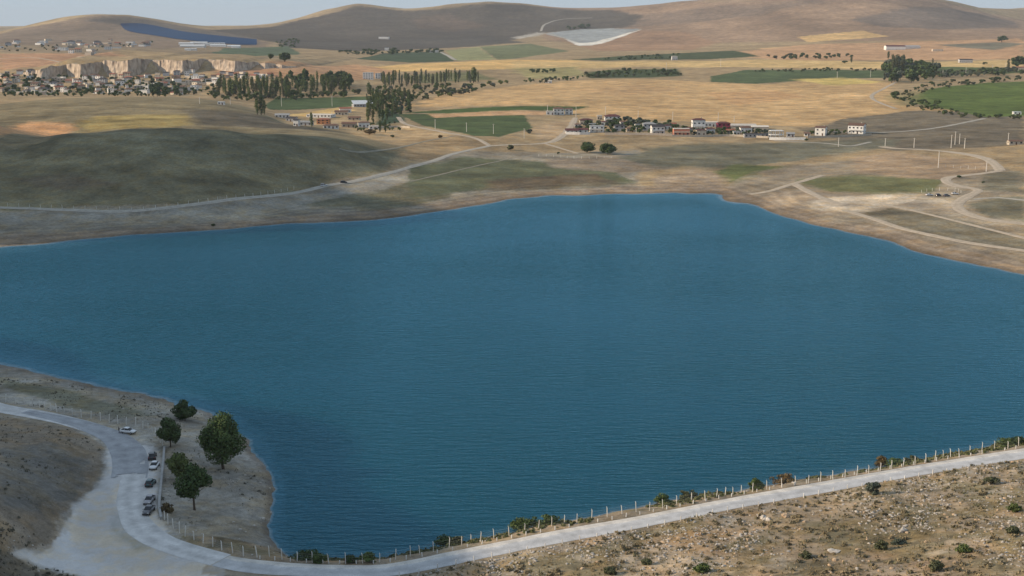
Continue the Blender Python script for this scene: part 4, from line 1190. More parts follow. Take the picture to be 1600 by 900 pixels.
# white stakes along the road edges
def stakes(side, gap, h, u0, u1, label, group):
    P = ROAD[:, :2]; d = np.gradient(P, axis=0); d /= np.linalg.norm(d, axis=1)[:, None]
    nr = np.stack([-d[:, 1], d[:, 0]], -1)
    Q = along(P + nr*side, gap)
    t = MB(); t.tube([(0,0,-.3),(0,0,h*.93),(0,0,h)], [.12,.11,.05], 5); me = t.mesh('marker_post', MAT['white_stake'])
    rd = random.Random(int(h*100))
    for x, y in Q:
        zz = float(H(x, y)); yc = y*CP + (HC-zz)*SP
        u = 800 + FPX*x/yc
        if not (u0 < u < u1) or rd.random() < .06: continue
        o = link('marker_post', me, None, (x, y, zz), 0); o.rotation_euler = (rd.uniform(-.07, .07), rd.uniform(-.07, .07), rd.uniform(0, 3)); o.scale.z = rd.uniform(.75, 1.1)
        tag(o, label, 'marker post', group)
stakes(-3.5, 3.9, 1.15, 620, 1500, 'short white stake on the near downhill edge of the lake road', 'white stakes on the near road edge')
stakes(3.6, 3.3, .85, 395, 1620, 'short pale stub post between the lake road and the tall fence', 'short stubs on the lake side of the road')

# ------------------------------------------------------------------ cars and people
for nm, c, mt in [('paint_white', (.75,.75,.76), 0), ('paint_black', (.012,.013,.016), 0), ('paint_teal', (.035,.09,.10), .3), ('paint_silver', (.33,.32,.34), .5), ('paint_grey', (.11,.11,.125), .4)]:
    m = plain(nm, c, .28, .03, 1, mt, spec=.5); m.node_tree.nodes['Principled BSDF'].inputs['Coat Weight'].default_value = .6
plain('car_glass', (.012,.016,.022), .08, .02, 1, spec=.6)
plain('tyre', (.015,.015,.015), .9, .1, 4)
plain('rim', (.35,.35,.36), .35, .05, 4, .8)
plain('lamp_clear', (.7,.7,.68), .2, .03, 4)
plain('lamp_red', (.35,.02,.02), .3, .03, 4)
plain('dark_trim', (.02,.02,.022), .6, .05, 4)
def loft(st_, n=12, p=3.2):
    """stations (x, half width, z low, z high) -> rounded closed hull"""
    v, f = [], []
    for x, w, z0, z1 in st_:
        for k in range(n):
            a = 2*math.pi*k/n
            c, s = math.cos(a), math.sin(a)
            v.append((x, w*math.copysign(abs(c)**(2/p), c), (z0+z1)/2 + (z1-z0)/2*math.copysign(abs(s)**(2/p), s)))
    for i in range(len(st_)-1):
        for k in range(n): f.append((i*n+k, i*n+(k+1) % n, (i+1)*n+(k+1) % n, (i+1)*n+k))
    f += [tuple(range(n-1, -1, -1)), tuple((len(st_)-1)*n+k for k in range(n))]
    return v, f
def car(u, v, heading, paint_, label, L=4.4, W=1.8, Hh=1.46, wagon=False, group=None, name='car', p=None):
    p = p or G(u, v)
    root = empty(name, p + Vector((0,0,.10)), heading); tag(root, label, 'car', group)
    h, w = L/2, W/2
    b = MB().add(*loft([(-h, w*.78, .38, .82), (-h+.12, w*.93, .26, .95), (-h*.72, w, .22, 1.0), (0, w, .20, .96), (h*.45, w, .22, .94), (h*.78, w*.97, .24, .84), (h-.10, w*.86, .28, .72), (h, w*.70, .36, .60)]))
    b.build('body', MAT[paint_], root, True)
    rb = -h*.95 if wagon else -h*.80                     # rear glass foot
    rt = -h*.80 if wagon else -h*.42
    g = MB().add(*loft([(rb, w*.80, .80, .96), (rt, w*.76, .82, Hh-.05), (-h*.05, w*.80, .82, Hh-.03), (h*.16, w*.77, .82, Hh-.09), (h*.50, w*.82, .80, .95)], 12, 4))
    g.build('window_band', MAT['car_glass'], root, True)
    r = MB().add(*loft([(rt-.05, w*.60, Hh-.10, Hh-.02), (rt+.25, w*.70, Hh-.09, Hh+.02), (0, w*.72, Hh-.09, Hh+.03), (h*.16, w*.66, Hh-.13, Hh-.03)], 12, 4))
    r.build('roof', MAT[paint_], root, True)
    for sy in (-1, 1):
        for sx in (-.62, .62):
            t = MB(); t.tube([(sx*h, sy*(w-.20), .23), (sx*h, sy*(w+.01), .23)], [.32, .32], 14)
            wh = t.build('wheel', MAT['tyre'], root)
            t = MB(); t.tube([(sx*h, sy*(w+.012), .23), (sx*h, sy*(w+.025), .23)], [.20, .18], 12); t.build('rim', MAT['rim'], wh)
        MB().box(h-.13, h-.01, sy*w*.66-.16, sy*w*.66+.16, .58, .70).build('headlight', MAT['lamp_clear'], root)
        MB().box(-h+.0, -h+.10, sy*w*.70-.14, sy*w*.70+.14, .72, .86).build('taillight', MAT['lamp_red'], root)
        MB().box(h*.32, h*.42, sy*(w+.02)-.08*sy-.02, sy*(w+.12)+.02, .93, 1.04).build('mirror', MAT[paint_], root)
        MB().box(-h*.30, -h*.24, sy*(w*.86)-.02, sy*(w*.86)+.02, .90, Hh-.14).build('door_pillar', MAT[paint_], root)
    MB().box(h-.10, h+.03, -w*.72, w*.72, .28, .44).build('front_bumper', MAT['dark_trim'], root)
    MB().box(-h-.03, -h+.10, -w*.76, w*.76, .30, .46).build('rear_bumper', MAT['dark_trim'], root)
    return root
car(200, 677, R(-14), 'paint_white', 'white car parked side-on by the left fence with a person at it', 4.2)
car(238.5, 716, R(100), 'paint_black', 'black car parked nearest the wall bend behind a white one', 4.5, 1.84, 1.6, True)
car(241.5, 731, R(-88), 'paint_white', 'white saloon parked right in front of the black car', 4.3)
car(235.5, 758, R(88), 'paint_teal', 'dark teal car parked alone midway along the wall', 4.1, 1.76, 1.5, True)
car(233.5, 785, R(-92), 'paint_silver', 'silver car behind the dark grey one at the row end', 4.3, 1.78, 1.5)
car(232.5, 801, R(-94), 'paint_grey', 'dark grey car nearest the camera in the parked row', 4.4, 1.8, 1.45)
car(1452, 306, R(10), 'paint_white', 'white car parked at the left end of the right bank row', 4.5)
car(1466, 306.5, R(40), 'paint_black', 'black car in the middle of the right bank row', 4.6, 1.85, 1.6, True)
car(1479, 307, R(20), 'paint_grey', 'dark grey car right of the black one on the right bank', 4.4)
car(1492, 304, R(5), 'paint_white', 'white car at the right end of the right bank row', 4.2)
car(506, 291, R(25), 'paint_white', 'white car driving on the grey track across the lake', 4.5, 1.85, 1.7, True)
car(537, 286, R(25), 'paint_black', 'dark car ahead of the white one on the grey track', 4.5, 1.8, 1.6, True)

plain('skin', (.42,.26,.18), .6, .05, 8); plain('cloth_navy', (.012,.02,.045), .9, .1, 8); plain('cloth_dark', (.02,.022,.03), .9, .1, 8)
plain('cloth_red', (.28,.05,.06), .9, .1, 8); plain('hair_dark', (.012,.009,.007), .8, .1, 8)
def person(p, heading, label, top, legs, seated=False, group=None):
    root = empty('person', p, heading); tag(root, label, 'person', group)
    J = dict(pelvis=(0,0,.95), waist=(0,0,1.10), chest=(0,0,1.32), neck=(0,0,1.50), head=(.01,0,1.60), crown=(.01,0,1.72),
             sl=(0,.19,1.43), el=(-.02,.25,1.14), wl=(.10,.24,.92), hl=(.14,.23,.84), sr=(0,-.19,1.43), er=(-.02,-.25,1.14), wr=(.10,-.24,.92), hr=(.14,-.23,.84),
             pl=(0,.10,.90), kl=(.03,.11,.50), al=(-.02,.12,.09), fl=(.14,.13,.03), pr=(0,-.10,.90), kr=(.0,-.11,.50), ar=(-.05,-.12,.09), fr=(.11,-.13,.03))
    rad = dict(pelvis=.145, waist=.13, chest=.155, neck=.06, head=.095, crown=.07, sl=.075, el=.05, wl=.036, hl=.04, sr=.075, er=.05, wr=.036, hr=.04,
               pl=.095, kl=.068, al=.045, fl=.04, pr=.095, kr=.068, ar=.045, fr=.04)
    if seated:
        J.update(kl=(.40,.12,.92), al=(.42,.13,.52), fl=(.56,.13,.46), kr=(.40,-.12,.92), ar=(.42,-.13,.52), fr=(.56,-.13,.46), wl=(.28,.16,1.0), hl=(.36,.14,.98), wr=(.28,-.16,1.0), hr=(.36,-.14,.98))
        J = {k: (a, b_, c-.80) for k, (a, b_, c) in J.items()}
        J.update(al=(.62,.13,.08), fl=(.72,.13,.14), ar=(.62,-.13,.08), fr=(.72,-.13,.14), kl=(.36,.12,.32), kr=(.36,-.12,.32))
    E = [('pelvis','waist'),('waist','chest'),('chest','neck'),('neck','head'),('head','crown'),('chest','sl'),('sl','el'),('el','wl'),('wl','hl'),('chest','sr'),('sr','er'),('er','wr'),('wr','hr'),
         ('pelvis','pl'),('pl','kl'),('kl','al'),('al','fl'),('pelvis','pr'),('pr','kr'),('kr','ar'),('ar','fr')]
    K = list(J); me = bpy.data.meshes.new('body'); me.from_pydata([J[k] for k in K], [(K.index(a), K.index(b_)) for a, b_ in E], []); me.update()
    o = link('body', me, root)
    md = o.modifiers.new('skin', 'SKIN')
    if not me.skin_vertices: me.skin_vertices.new()
    for i, k in enumerate(K):
        me.skin_vertices[0].data[i].radius = (rad[k], rad[k]); me.skin_vertices[0].data[i].use_root = (k == 'pelvis')
    s = o.modifiers.new('subd', 'SUBSURF'); s.levels = 1; s.render_levels = 2
    me.materials.append(MAT['skin'])
    # clothes follow the body
    def sleeve(nm, chain, grow, mt):
        t = MB()
        for c in chain: t.tube([J[k] for k in c], [rad[k]*grow for k in c], 9)
        t.build(nm, mt, root, True)
    sleeve('shirt', [('pelvis','waist','chest'), ('sl','el','wl'), ('sr','er','wr'), ('sl','chest','sr')], 1.22, MAT[top])
    sleeve('trousers', [('pelvis','pl','kl','al'), ('pelvis','pr','kr','ar')], 1.2, MAT[legs])
    bm = bmesh.new(); bmesh.ops.create_uvsphere(bm, u_segments=10, v_segments=6, radius=.115)
    hm = bpy.data.meshes.new('hair'); bm.to_mesh(hm); bm.free(); hm.materials.append(MAT['hair_dark'])
    hx, hy, hz_ = J['crown']; hr_ = link('hair', hm, root, (hx-.03, hy, hz_-.03)); hr_.scale = (1, .95, .8)
    return root
person(G(186.3, 677), R(20), 'person in dark clothes standing at the white car by the fence', 'cloth_dark', 'cloth_navy')
person(G(540, 879.5), R(75), 'person in a red top sitting on the bank behind the fence', 'cloth_red', 'cloth_dark', True)
person(G(551, 880), R(75), 'person in dark clothes sitting beside the one in red on the bank', 'cloth_dark', 'cloth_navy', True)

# ------------------------------------------------------------------ utility poles
plain('pole_concrete', (.62,.58,.52), .9, .08, 1)
plain('pole_wood', (.22,.17,.12), .9, .1, 1)
def pole_meshes():
    t = MB(); t.tube([(0,0,-.8),(0,0,1)], [.17,.11], 6); a = t.mesh('mast', MAT['pole_concrete'])
    return a
POLE = pole_meshes()
def pole(u, v, hpx, label):
    p = G(u, v); h = max(6.5, hpx*mpp(p)/.98)
    root = empty('utility_pole', p); tag(root, label, 'pole', None)
    t = MB(); t.tube([(0,0,-.8),(0,0,h)], [.34,.22], 6); t.build('mast', MAT['pole_concrete'], root)
    t = MB(); t.box(-.9, .9, -.07, .07, h-.55, h-.40); c = t.build('crossarm', MAT['pole_concrete'], root)
    for x in (-.8, 0, .8):
        t = MB(); t.tube([(x,0,h-.40),(x,0,h-.15)], [.06,.05], 5); t.build('insulator', MAT['pole_wood'], c)
for u, v, h, lb in [(855.5,178,13,'pole left of the lone white house above the villas'),(900,183,16,'pole right of the lone white house'),(946,179,12,'pole behind the maroon roofed villa'),
    (997,186,13,'second pole behind the villa row'),(1051,188,13,'pole behind the salmon building'),(1122,190,14,'pole beside the crimson house'),(1147,191,10,'small pole behind the pale canopy'),
    (680,202,15,'leftmost pole in the green field'),(729,206,14,'middle pole in the green field'),(771,209,15,'rightmost pole in the green field'),(819,216,15,'pole by the dirt patch left of the villas'),
    (994,210,10,'pole in front of the villa gardens'),(1486,231,20,'tallest of the pole cluster on the right bank'),(1492,226,20,'pole in the right bank cluster, thin'),(1499,225,16,'short pole in the right bank cluster'),
    (1507,232,16,'pole at the right end of the cluster'),(1428,231,15,'lone pole left of the right bank cluster'),(1310,229,14,'pole under the white villa'),(1383,228,12,'pole right of the white villa'),
    (1466,262,26,'thick pale pole at the fence corner on the right bank'),(1541,268,14,'pole at the bend of the broad sandy road'),(440,166,14,'pole in the valley field left'),(519,166,16,'pole in the valley field right'),
    (519,184,10,'pole over the farm yard'),(312,162,10,'pole at the left valley edge'),(360,163,11,'pole right of the valley edge pole'),(1473,119,10,'pole by the far treeline'),(1509,116,11,'second pole by the far treeline'),(1550,114,12,'third pole by the far treeline'),
    (1571,110,12,'pole near the right edge treeline'),(1360,121,12,'pole in the far green strip'),(1308,128-6,10,'thin pole left in the far green strip'),(1126,104,12,'pole by the far vineyard'),(1041,110,12,'pole at the far hedge'),(1575,224,16,'pole above the right edge buildings')]:
    pole(u, v, h, 'concrete utility ' + lb)

# ------------------------------------------------------------------ houses
WALLS = dict(wall_white=(.72,.70,.67), wall_cream=(.58,.50,.40), wall_stone=(.40,.34,.28), wall_grey=(.42,.42,.43), wall_salmon=(.52,.20,.13), wall_crimson=(.42,.06,.10), wall_orange=(.55,.25,.12), wall_blue=(.45,.50,.60))
ROOFS = dict(roof_maroon=(.10,.035,.035), roof_brown=(.15,.085,.06), roof_red=(.26,.10,.065), roof_grey=(.30,.30,.30), roof_dark=(.05,.045,.05), roof_pale=(.58,.53,.46), roof_tin=(.50,.52,.54))
for k, c in {**WALLS, **ROOFS}.items(): plain(k, c, .85, .14, .7)
plain('window_glass', (.02,.025,.035), .15, .1, 1, spec=.5)
plain('door_brown', (.10,.05,.03), .6, .1, 2)
MC = {}
def wall_m(w, d, h, gable, rh, wm):
    t = MB()
    if gable:
        t.add([(-w/2,-d/2,-1.2),(w/2,-d/2,-1.2),(w/2,d/2,-1.2),(-w/2,d/2,-1.2),(-w/2,-d/2,h),(w/2,-d/2,h),(w/2,d/2,h),(-w/2,d/2,h),(-w/2,0,h+rh-.12),(w/2,0,h+rh-.12)],
              [(0,1,5,4),(2,3,7,6),(1,2,6,9,5),(3,0,4,8,7)])
    else: t.box(-w/2, w/2, -d/2, d/2, -1.2, h)
    return t.mesh('wall', MAT[wm])
def roof_m(w, d, h, kind, rh, rm):
    t = MB(); o = .45
    if kind == 'gable':
        s = rh/(d/2); zz = h - s*o
        for sg in (-1, 1):
            a = [(-w/2-o, sg*(d/2+o), zz), (w/2+o, sg*(d/2+o), zz), (w/2+o, 0, h+rh), (-w/2-o, 0, h+rh)]
            t.add(a + [(x, y, z+.16) for x, y, z in a], [(0,1,2,3),(4,5,6,7),(0,1,5,4),(1,2,6,5),(3,0,4,7)])
    elif kind == 'hip':
        r = max(.3, w/2-d/2*.8)
        v = [(-w/2-o,-d/2-o,h),(w/2+o,-d/2-o,h),(w/2+o,d/2+o,h),(-w/2-o,d/2+o,h)]
        v += [(x, y, z+.18) for x, y, z in v] + [(-r,0,h+rh),(r,0,h+rh)]
        t.add(v, [(3,2,1,0),(0,1,5,4),(1,2,6,5),(2,3,7,6),(3,0,4,7),(4,5,9,8),(5,6,9),(6,7,8,9),(7,4,8)])
    elif kind == 'shed':
        t.add([(-w/2-o,-d/2-o,h+.02),(w/2+o,-d/2-o,h+.02),(w/2+o,d/2+o,h+rh),(-w/2-o,d/2+o,h+rh),(-w/2-o,-d/2-o,h+.2),(w/2+o,-d/2-o,h+.2),(w/2+o,d/2+o,h+rh+.2),(-w/2-o,d/2+o,h+rh+.2)],
              [(3,2,1,0),(4,5,6,7),(0,1,5,4),(1,2,6,5),(2,3,7,6),(3,0,4,7)])
    else:
        t.box(-w/2-.15, w/2+.15, -d/2-.15, d/2+.15, h+.003, h+.35)
    return t.mesh('roof', MAT[rm])
WIN = {}
def win_mesh(w, h, m):
    k = (round(w, 2), round(h, 2), m)
    if k not in WIN: WIN[k] = MB().box(-w/2, w/2, -.05, .05, 0, h).mesh('window', MAT[m])
    return WIN[k]
def house(p, w, d, h, rz, wm, rm, kind, rh, label, group=None, floors=1, detail=True, name='house', cat='house', chimney=False, door=True):
    key = (round(w, 1), round(d, 1), round(h, 1), wm, rm, kind, round(rh, 1))
    if key not in MC: MC[key] = (wall_m(w, d, h, kind == 'gable', rh, wm), roof_m(w, d, h, kind, rh, rm))
    c, s = abs(math.cos(rz)), abs(math.sin(rz)); ex, ey = (w*c+d*s)/2, (w*s+d*c)/2
    zs_ = [float(H(p[0]+a*ex, p[1]+b_*ey)) for a in (-1, 1) for b_ in (-1, 1)] + [float(H(p[0], p[1]))]
    root = empty(name, (p[0], p[1], sum(zs_)/5), rz); tag(root, label, cat, group)
    link('wall', MC[key][0], root); rf = link('roof', MC[key][1], root)
    if chimney: MB().box(w*.22, w*.22+.7, d*.12, d*.12+.7, h, h+rh+.7).build('chimney', MAT['wall_cream'], rf)
    if detail:
        fh = h/floors
        for k in range(floors):
            n = max(2, int(w/3.4))
            for i in range(n):
                x = -w/2 + w*(i+.5)/n
                if k == 0 and door and i == n//2:
                    link('door', win_mesh(1.2, 2.1, 'door_brown'), root, (x, -d/2-.03, 0.02)); continue
                link('window', win_mesh(1.5, 1.35, 'window_glass'), root, (x, -d/2-.03, k*fh+.95))
            n = max(1, int(d/4.5))
            for i in range(n):
                y = -d/2 + d*(i+.5)/n
                for sg in (-1, 1):
                    o = link('window', win_mesh(1.4, 1.3, 'window_glass'), root, (sg*(w/2+.03), y, k*fh+.95)); o.rotation_euler = (0, 0, math.pi/2)
    return root
def hpx(u, v, wpx, hp, wm, rm, kind, label, floors=1, rz=0.0, dr_=.75, rhf=.35, **kw):
    """house whose front foot stands at a photo pixel, sized in photo pixels"""
    p = G(u, v); s = mpp(p); w = wpx*s; h = max(2.6, hp*s*1.02); d = max(5, w*dr_)
    rh = d*rhf*.5
    h = max(2.5, h - (rh*.5 if kind in ('gable', 'hip') else 0))
    p = p + Vector((0, d/2, 0))
    r = house(p, w, d, h, rz, wm, rm, kind, rh, label, floors=floors, **kw)
    return r
def terrace(root, w, d, z, m='wall_white', depth_=1.8):
    """balcony slab with posts on the front of a villa"""
    t = MB(); t.box(-w/2, w/2, -d/2-depth_, -d/2-.06, z, z+.2); b = t.build('balcony', MAT[m], root)
    for x in (-w/2+.2, 0, w/2-.2):
        MB().box(x-.15, x+.15, -d/2-depth_+.05, -d/2-depth_+.35, 0, z-.004).build('column', MAT[m], root)
    MB().box(-w/2, w/2, -d/2-depth_+.02, -d/2-depth_+.1, z+.204, z+1.0).build('railing', MAT[m], b)

hpx(873,179.5,17,10,'wall_white','roof_brown','hip','white house with brown roof standing alone above the villas',2)
hpx(860,179.5,13,5,'wall_white','roof_pale','flat','low white annex left of the lone upper house')
hpx(889,179,12,9,'wall_white','roof_brown','hip','white house right of the lone upper house, under the pole',2)
r = hpx(957,191,24,10,'wall_white','roof_maroon','hip','villa with broad maroon roof at the back of the row',2,chimney=True); terrace(r, 12, 14*.75, 3)
hpx(937,187,8,6,'wall_cream','roof_pale','flat','small cream block beside the broad maroon roof')
hpx(916,195,20,8,'wall_cream','roof_maroon','hip','dark red roofed house among trees at the row left end')
hpx(894,209,20,6,'wall_white','roof_maroon','gable','long white house with maroon roof at the front left corner')
hpx(911,208,16,6,'wall_white','roof_maroon','gable','second low white maroon roofed house at the front left')
r = hpx(933,207,22,9,'wall_white','roof_grey','flat','white house with arched terrace in the front row',2); terrace(r, 10, 22*.62*.75, 2.9)
hpx(968,205,16,9,'wall_grey','roof_dark','hip','grey house with dark roof between garden trees',2)
hpx(1015,204,20,11,'wall_grey','roof_grey','hip','grey roofed villa behind the white balcony villa',2)
r = hpx(1028,210,20,13,'wall_white','roof_dark','gable','white balcony villa with dark gable roof left of the salmon house',2,rz=.1); terrace(r, 9, 9, 3.2)
r = hpx(1065,212,25,10,'wall_salmon','roof_pale','flat','salmon red flat house in the middle of the row',1,dr_=.5); terrace(r, 15, 25*.62*.5, 2.9, 'wall_cream')
r = hpx(1092,203,20,16,'wall_white','roof_maroon','hip','tall white villa with maroon roof right of the salmon house',2,chimney=True); terrace(r, 9, 9.6, 3)
hpx(1096,212,15,9,'wall_cream','roof_maroon','hip','small maroon roofed front house below the tall villa')
hpx(1112,198,22,6,'wall_white','roof_pale','flat','long low white building behind the crimson house')
hpx(1131,203,20,11,'wall_crimson','roof_maroon','hip','crimson painted house beside the tall pole',2)
hpx(1162,201,40,4,'wall_cream','roof_pale','shed','long pale beige canopy roof right of the crimson house',rz=-.05,dr_=.3,detail=False,name='canopy_shed',cat='shed')
hpx(1188,203,26,4,'wall_cream','roof_pale','shed','second pale beige canopy roof toward the concrete frame',rz=-.05,dr_=.35,detail=False,name='canopy_shed',cat='shed')
hpx(1166,207,18,8,'wall_white','roof_brown','hip','white house with wide porch under the pale canopies')
hpx(1182,215,38,5,'wall_grey','roof_dark','flat','dark low pergola building in front of the porch house',dr_=.3)
r = hpx(1284,212,16,13,'wall_white','roof_brown','gable','white villa with brown gable right of the concrete frame',2,rz=-.5,chimney=True)
r = hpx(1341,209,24,14,'wall_white','roof_brown','gable','largest white villa at the right end of the row',2,rz=-.5,chimney=True); terrace(r, 12, 10, 3)

for a in [(903,199,10,5,'wall_white','roof_brown','hip','tiny white house behind the front left corner houses'),(926,199,11,5,'wall_cream','roof_grey','flat','cream block above the arched terrace house'),
    (945,196,10,6,'wall_white','roof_maroon','hip','small white house under the broad maroon roof'),(975,196,12,6,'wall_white','roof_brown','gable','small white house right of the broad maroon roof'),
    (985,206,13,6,'wall_cream','roof_brown','hip','cream house hidden by trees left of the balcony villa'),(998,200,11,5,'wall_white','roof_grey','flat','white block behind the cream tree-hidden house'),
    (1042,202,13,6,'wall_white','roof_maroon','hip','white house behind the salmon house'),(1052,198,10,5,'wall_cream','roof_red','gable','cream red-roofed house behind the salmon house'),
    (1078,207,10,7,'wall_stone','roof_maroon','hip','stone house between the salmon house and tall villa'),(1110,208,14,7,'wall_white','roof_maroon','hip','white house in front of the long low building'),
    (1142,209,12,6,'wall_cream','roof_red','gable','cream red-roofed house below the crimson house'),(1151,211,10,5,'wall_white','roof_grey','flat','little white block right of the cream red-roofed house'),
    (1236,214,12,4,'wall_grey','roof_grey','shed','grey lean-to right of the concrete frame'),(1262,213,9,5,'wall_white','roof_brown','gable','small white annex left of the brown gable villa')]:
    hpx(*a, rz=random.uniform(-.2, .2), dr_=.7)
def concrete_frame():
    p = G(1214, 217); s = mpp(p); w, d, h = 20*s, 9, 12*s
    root = empty('concrete_frame', p); tag(root, 'unfinished white concrete frame building in the villa row', 'building')
    for x in (-w/2, -w/6, w/6, w/2-.5):
        for y in (0, d-.5): MB().box(x, x+.5, y, y+.5, -.8, h-.01).build('column', MAT['wall_white'], root)
    for z in (h*.46, h): MB().box(-w/2-.2, w/2+.2, -.2, d+.2, z, z+.4).build('slab', MAT['wall_white'], root)
    MB().box(-w/2+.5, -w/6, d-.3, d-.1, .0, h*.45).build('infill_wall', MAT['wall_white'], root)
concrete_frame()
def wall_run(px, h, m, label, th=.35):
    P = polyline(Gs(px)[:, :2], 4.0); z = H(P[:, 0], P[:, 1]); o = Vector((P[0][0], P[0][1], z[0]))
    v, f = [], []
    for (x, y), zz in zip(P, z):
        v += [(x-o.x, y-o.y-th/2, zz-o.z-.6), (x-o.x, y-o.y+th/2, zz-o.z-.6), (x-o.x, y-o.y+th/2, zz-o.z+h), (x-o.x, y-o.y-th/2, zz-o.z+h)]
    for i in range(len(P)-1):
        for k in range(4): f.append((4*i+k, 4*i+4+k, 4*i+4+(k+1) % 4, 4*i+(k+1) % 4))
    f += [(0,1,2,3), tuple(4*(len(P)-1)+k for k in (3,2,1,0))]
    ob = link('garden_wall', mesh('garden_wall', v, f, MAT[m])); ob.location = o
    tag(ob, label, 'wall')
wall_run([(884,210),(906,210.5),(922,210)], 2.4, 'wall_white', 'bright white garden wall at the front left of the villas')
wall_run([(945,210.5),(1000,211),(1050,212.5)], 2.0, 'wall_stone', 'long stone garden wall before the garden trees')
wall_run([(1050,213.5),(1085,214),(1140,213),(1200,216)], 1.8, 'wall_cream', 'long cream garden wall right of the salmon house')
wall_run([(1202,218.5),(1228,219),(1259,219)], 2.4, 'wall_white', 'white garden wall in front of the concrete frame')
wall_run([(1262,216),(1300,214.5),(1362,211.5)], 1.6, 'wall_cream', 'grey retaining wall under the last two villas')

for a in [(463,197,8,10,'wall_white','roof_dark','gable','small white house at the left end of the farm',1),
    (440,184,22,4,'wall_white','roof_grey','gable','long grey roofed shed at the farm left end',1),(455,190,16,6,'wall_grey','roof_dark','gable','dark roofed barn behind the small white house',1),
    (478,196,20,6,'wall_grey','roof_grey','gable','grey barn left of the poplar at the farm',1),(505,194,20,8,'wall_orange','roof_red','hip','orange walled house in the farm',2),
    (516,201,24,6,'wall_white','roof_brown','hip','white arched house at the farm front',1),(500,184,40,3,'wall_white','roof_pale','flat','long low white shed behind the farm poplar',1),
    (545,199,22,7,'wall_stone','roof_brown','gable','stone house with brown roof in the farm centre',1),(533,180,20,6,'wall_cream','roof_brown','gable','brown roofed barn behind the farm yard',1),
    (539,176,18,7,'wall_white','roof_red','gable','white house with red roof above the farm',1),(568,199,18,8,'wall_white','roof_brown','hip','white house with arched door right in the farm',1),
    (585,202,18,4,'wall_white','roof_pale','flat','low white block at the farm right end',1),(553,188,18,4,'wall_stone','roof_brown','gable','low brown roofed stable in the farm',1),
    (345,163.5,10,4,'wall_white','roof_tin','flat','tiny white block alone at the valley edge',1)]:
    hpx(a[0], a[1], a[2], a[3], a[4], a[5], a[6], a[7], a[8], rz=random.uniform(-.25, .25), dr_=.6)
hpx(566,167,32,4,'wall_grey','roof_tin','shed','shed with slanted pale metal roof behind the farm poplars',rz=.35,dr_=.45,rhf=.7)
wall_run([(590,200),(620,199),(640,200)], 1.6, 'wall_cream', 'pale roadside wall right of the farm')
for a in [(1400,78,30,6,'wall_white','roof_maroon','gable','white farm building on the far right slope',1),(1425,76,26,4,'wall_white','roof_grey','gable','long grey roofed farm shed on the far right slope',1),
    (1054,94,9,6,'wall_white','roof_pale','hip','small white house in the far vineyard',1),(1510,98,20,5,'wall_grey','roof_dark','gable','dark shed on the far right stubble field',1),
    (1592,110,20,5,'wall_cream','roof_red','gable','cream house with red roof at the far right edge',1),(1466,80,16,3,'wall_cream','roof_brown','flat','low brown block right of the far farm',1),
    (857,130,10,4,'wall_white','roof_pale','gable','small white barn by the far orchard',1),(1588,226,22,6,'wall_cream','roof_brown','gable','pale building with brown roof at the right edge above the sandy road',1),
    (1612,224,16,5,'wall_white','roof_brown','gable','white building cut by the right picture edge',1),(1590,179,12,3,'wall_white','roof_tin','flat','white block below the big green field',1),
    (600,61,16,3,'wall_white','roof_tin','flat','white block on the far dark slope',1),(678,82,14,3,'wall_white','roof_tin','flat','white block at the far dark green field',1),(604,79,6,4,'wall_white','roof_tin','flat','tiny white hut on the far dark slope',1),
    (575,124,16,10,'wall_white','roof_pale','flat','white block of flats rising among the poplars',3),(592,123,12,8,'wall_white','roof_pale','flat','second white block of flats among the poplars',3)]:
    hpx(a[0], a[1], a[2], a[3], a[4], a[5], a[6], a[7], a[8], rz=random.uniform(-.15, .15), dr_=.5, rhf=.25)
for i, (u, v, w) in enumerate([(290,70,22),(310,69,26),(300,74,38),(340,73,24),(365,74,20),(322,71,10),(331,70,8),(339,70,8),(347,70,8),(293,79,9),(302,79,10),(368,75,14)]):
    hpx(u, v, w, 3, 'wall_white', 'roof_tin', 'gable', 'white roofed shed in the cluster below the solar field', dr_=.35, rhf=.3, detail=False, group='white sheds below the solar field', name='shed', cat='shed')

# the far village: every house a thing; look-alikes share a label and a group
VILLAGE = [('wall_white','roof_grey','flat'),('wall_cream','roof_red','gable'),('wall_white','roof_brown','hip'),('wall_stone','roof_brown','gable'),('wall_cream','roof_grey','flat'),('wall_grey','roof_dark','hip'),('wall_stone','roof_pale','flat')]
VL = ['white flat roofed','cream red roofed','white brown roofed','stone brown roofed','cream flat roofed','grey dark roofed','stone flat roofed']
rv = random.Random(5); spots = []
def free(p, d):
    for q_ in spots:
        if (q_.x-p.x)**2 + (q_.y-p.y)**2 < d*d: return False
    spots.append(p); return True
def village(n, poly, w0, w1, where, dist, hh=(2.8, 6.2)):
    us = [a for a, _ in poly]; vs = [b_ for _, b_ in poly]; P = np.array(poly, float); k = 0; tries = 0
    while k < n and tries < n*30:
        tries += 1
        u, v = rv.uniform(min(us), max(us)), rv.uniform(min(vs), max(vs))
        if not inside(np.array([u]), np.array([v]), P)[0]: continue
        p = G(u, v)
        if not free(p, dist): continue
        i = rv.choice([0,0,1,2,2,3,4,4,5,6])
        wm, rm, kd = VILLAGE[i]; w = rv.choice([w0, (w0+w1)/2, w1]); h = rv.choice([hh[0], (hh[0]+hh[1])/2, hh[1]])
        house(p, w, w*.75, h, rv.uniform(-.6, .6), wm, rm, kd, w*.16, f'{VL[i]} house {where}', f'{VL[i]} houses {where}', 2 if h > 5 else 1, detail=(h > 5), door=False)
        k += 1
village(105, [(120,122),(160,120),(200,118),(240,115),(290,114),(330,112),(345,118),(335,136),(300,148),(220,148),(150,147),(120,140)], 7, 12, 'crowded in the far village under the cliff', 9)
village(52, [(0,113),(60,112),(70,123),(125,124),(120,146),(60,150),(0,146)], 7, 12, 'scattered in the left part of the far village', 13)
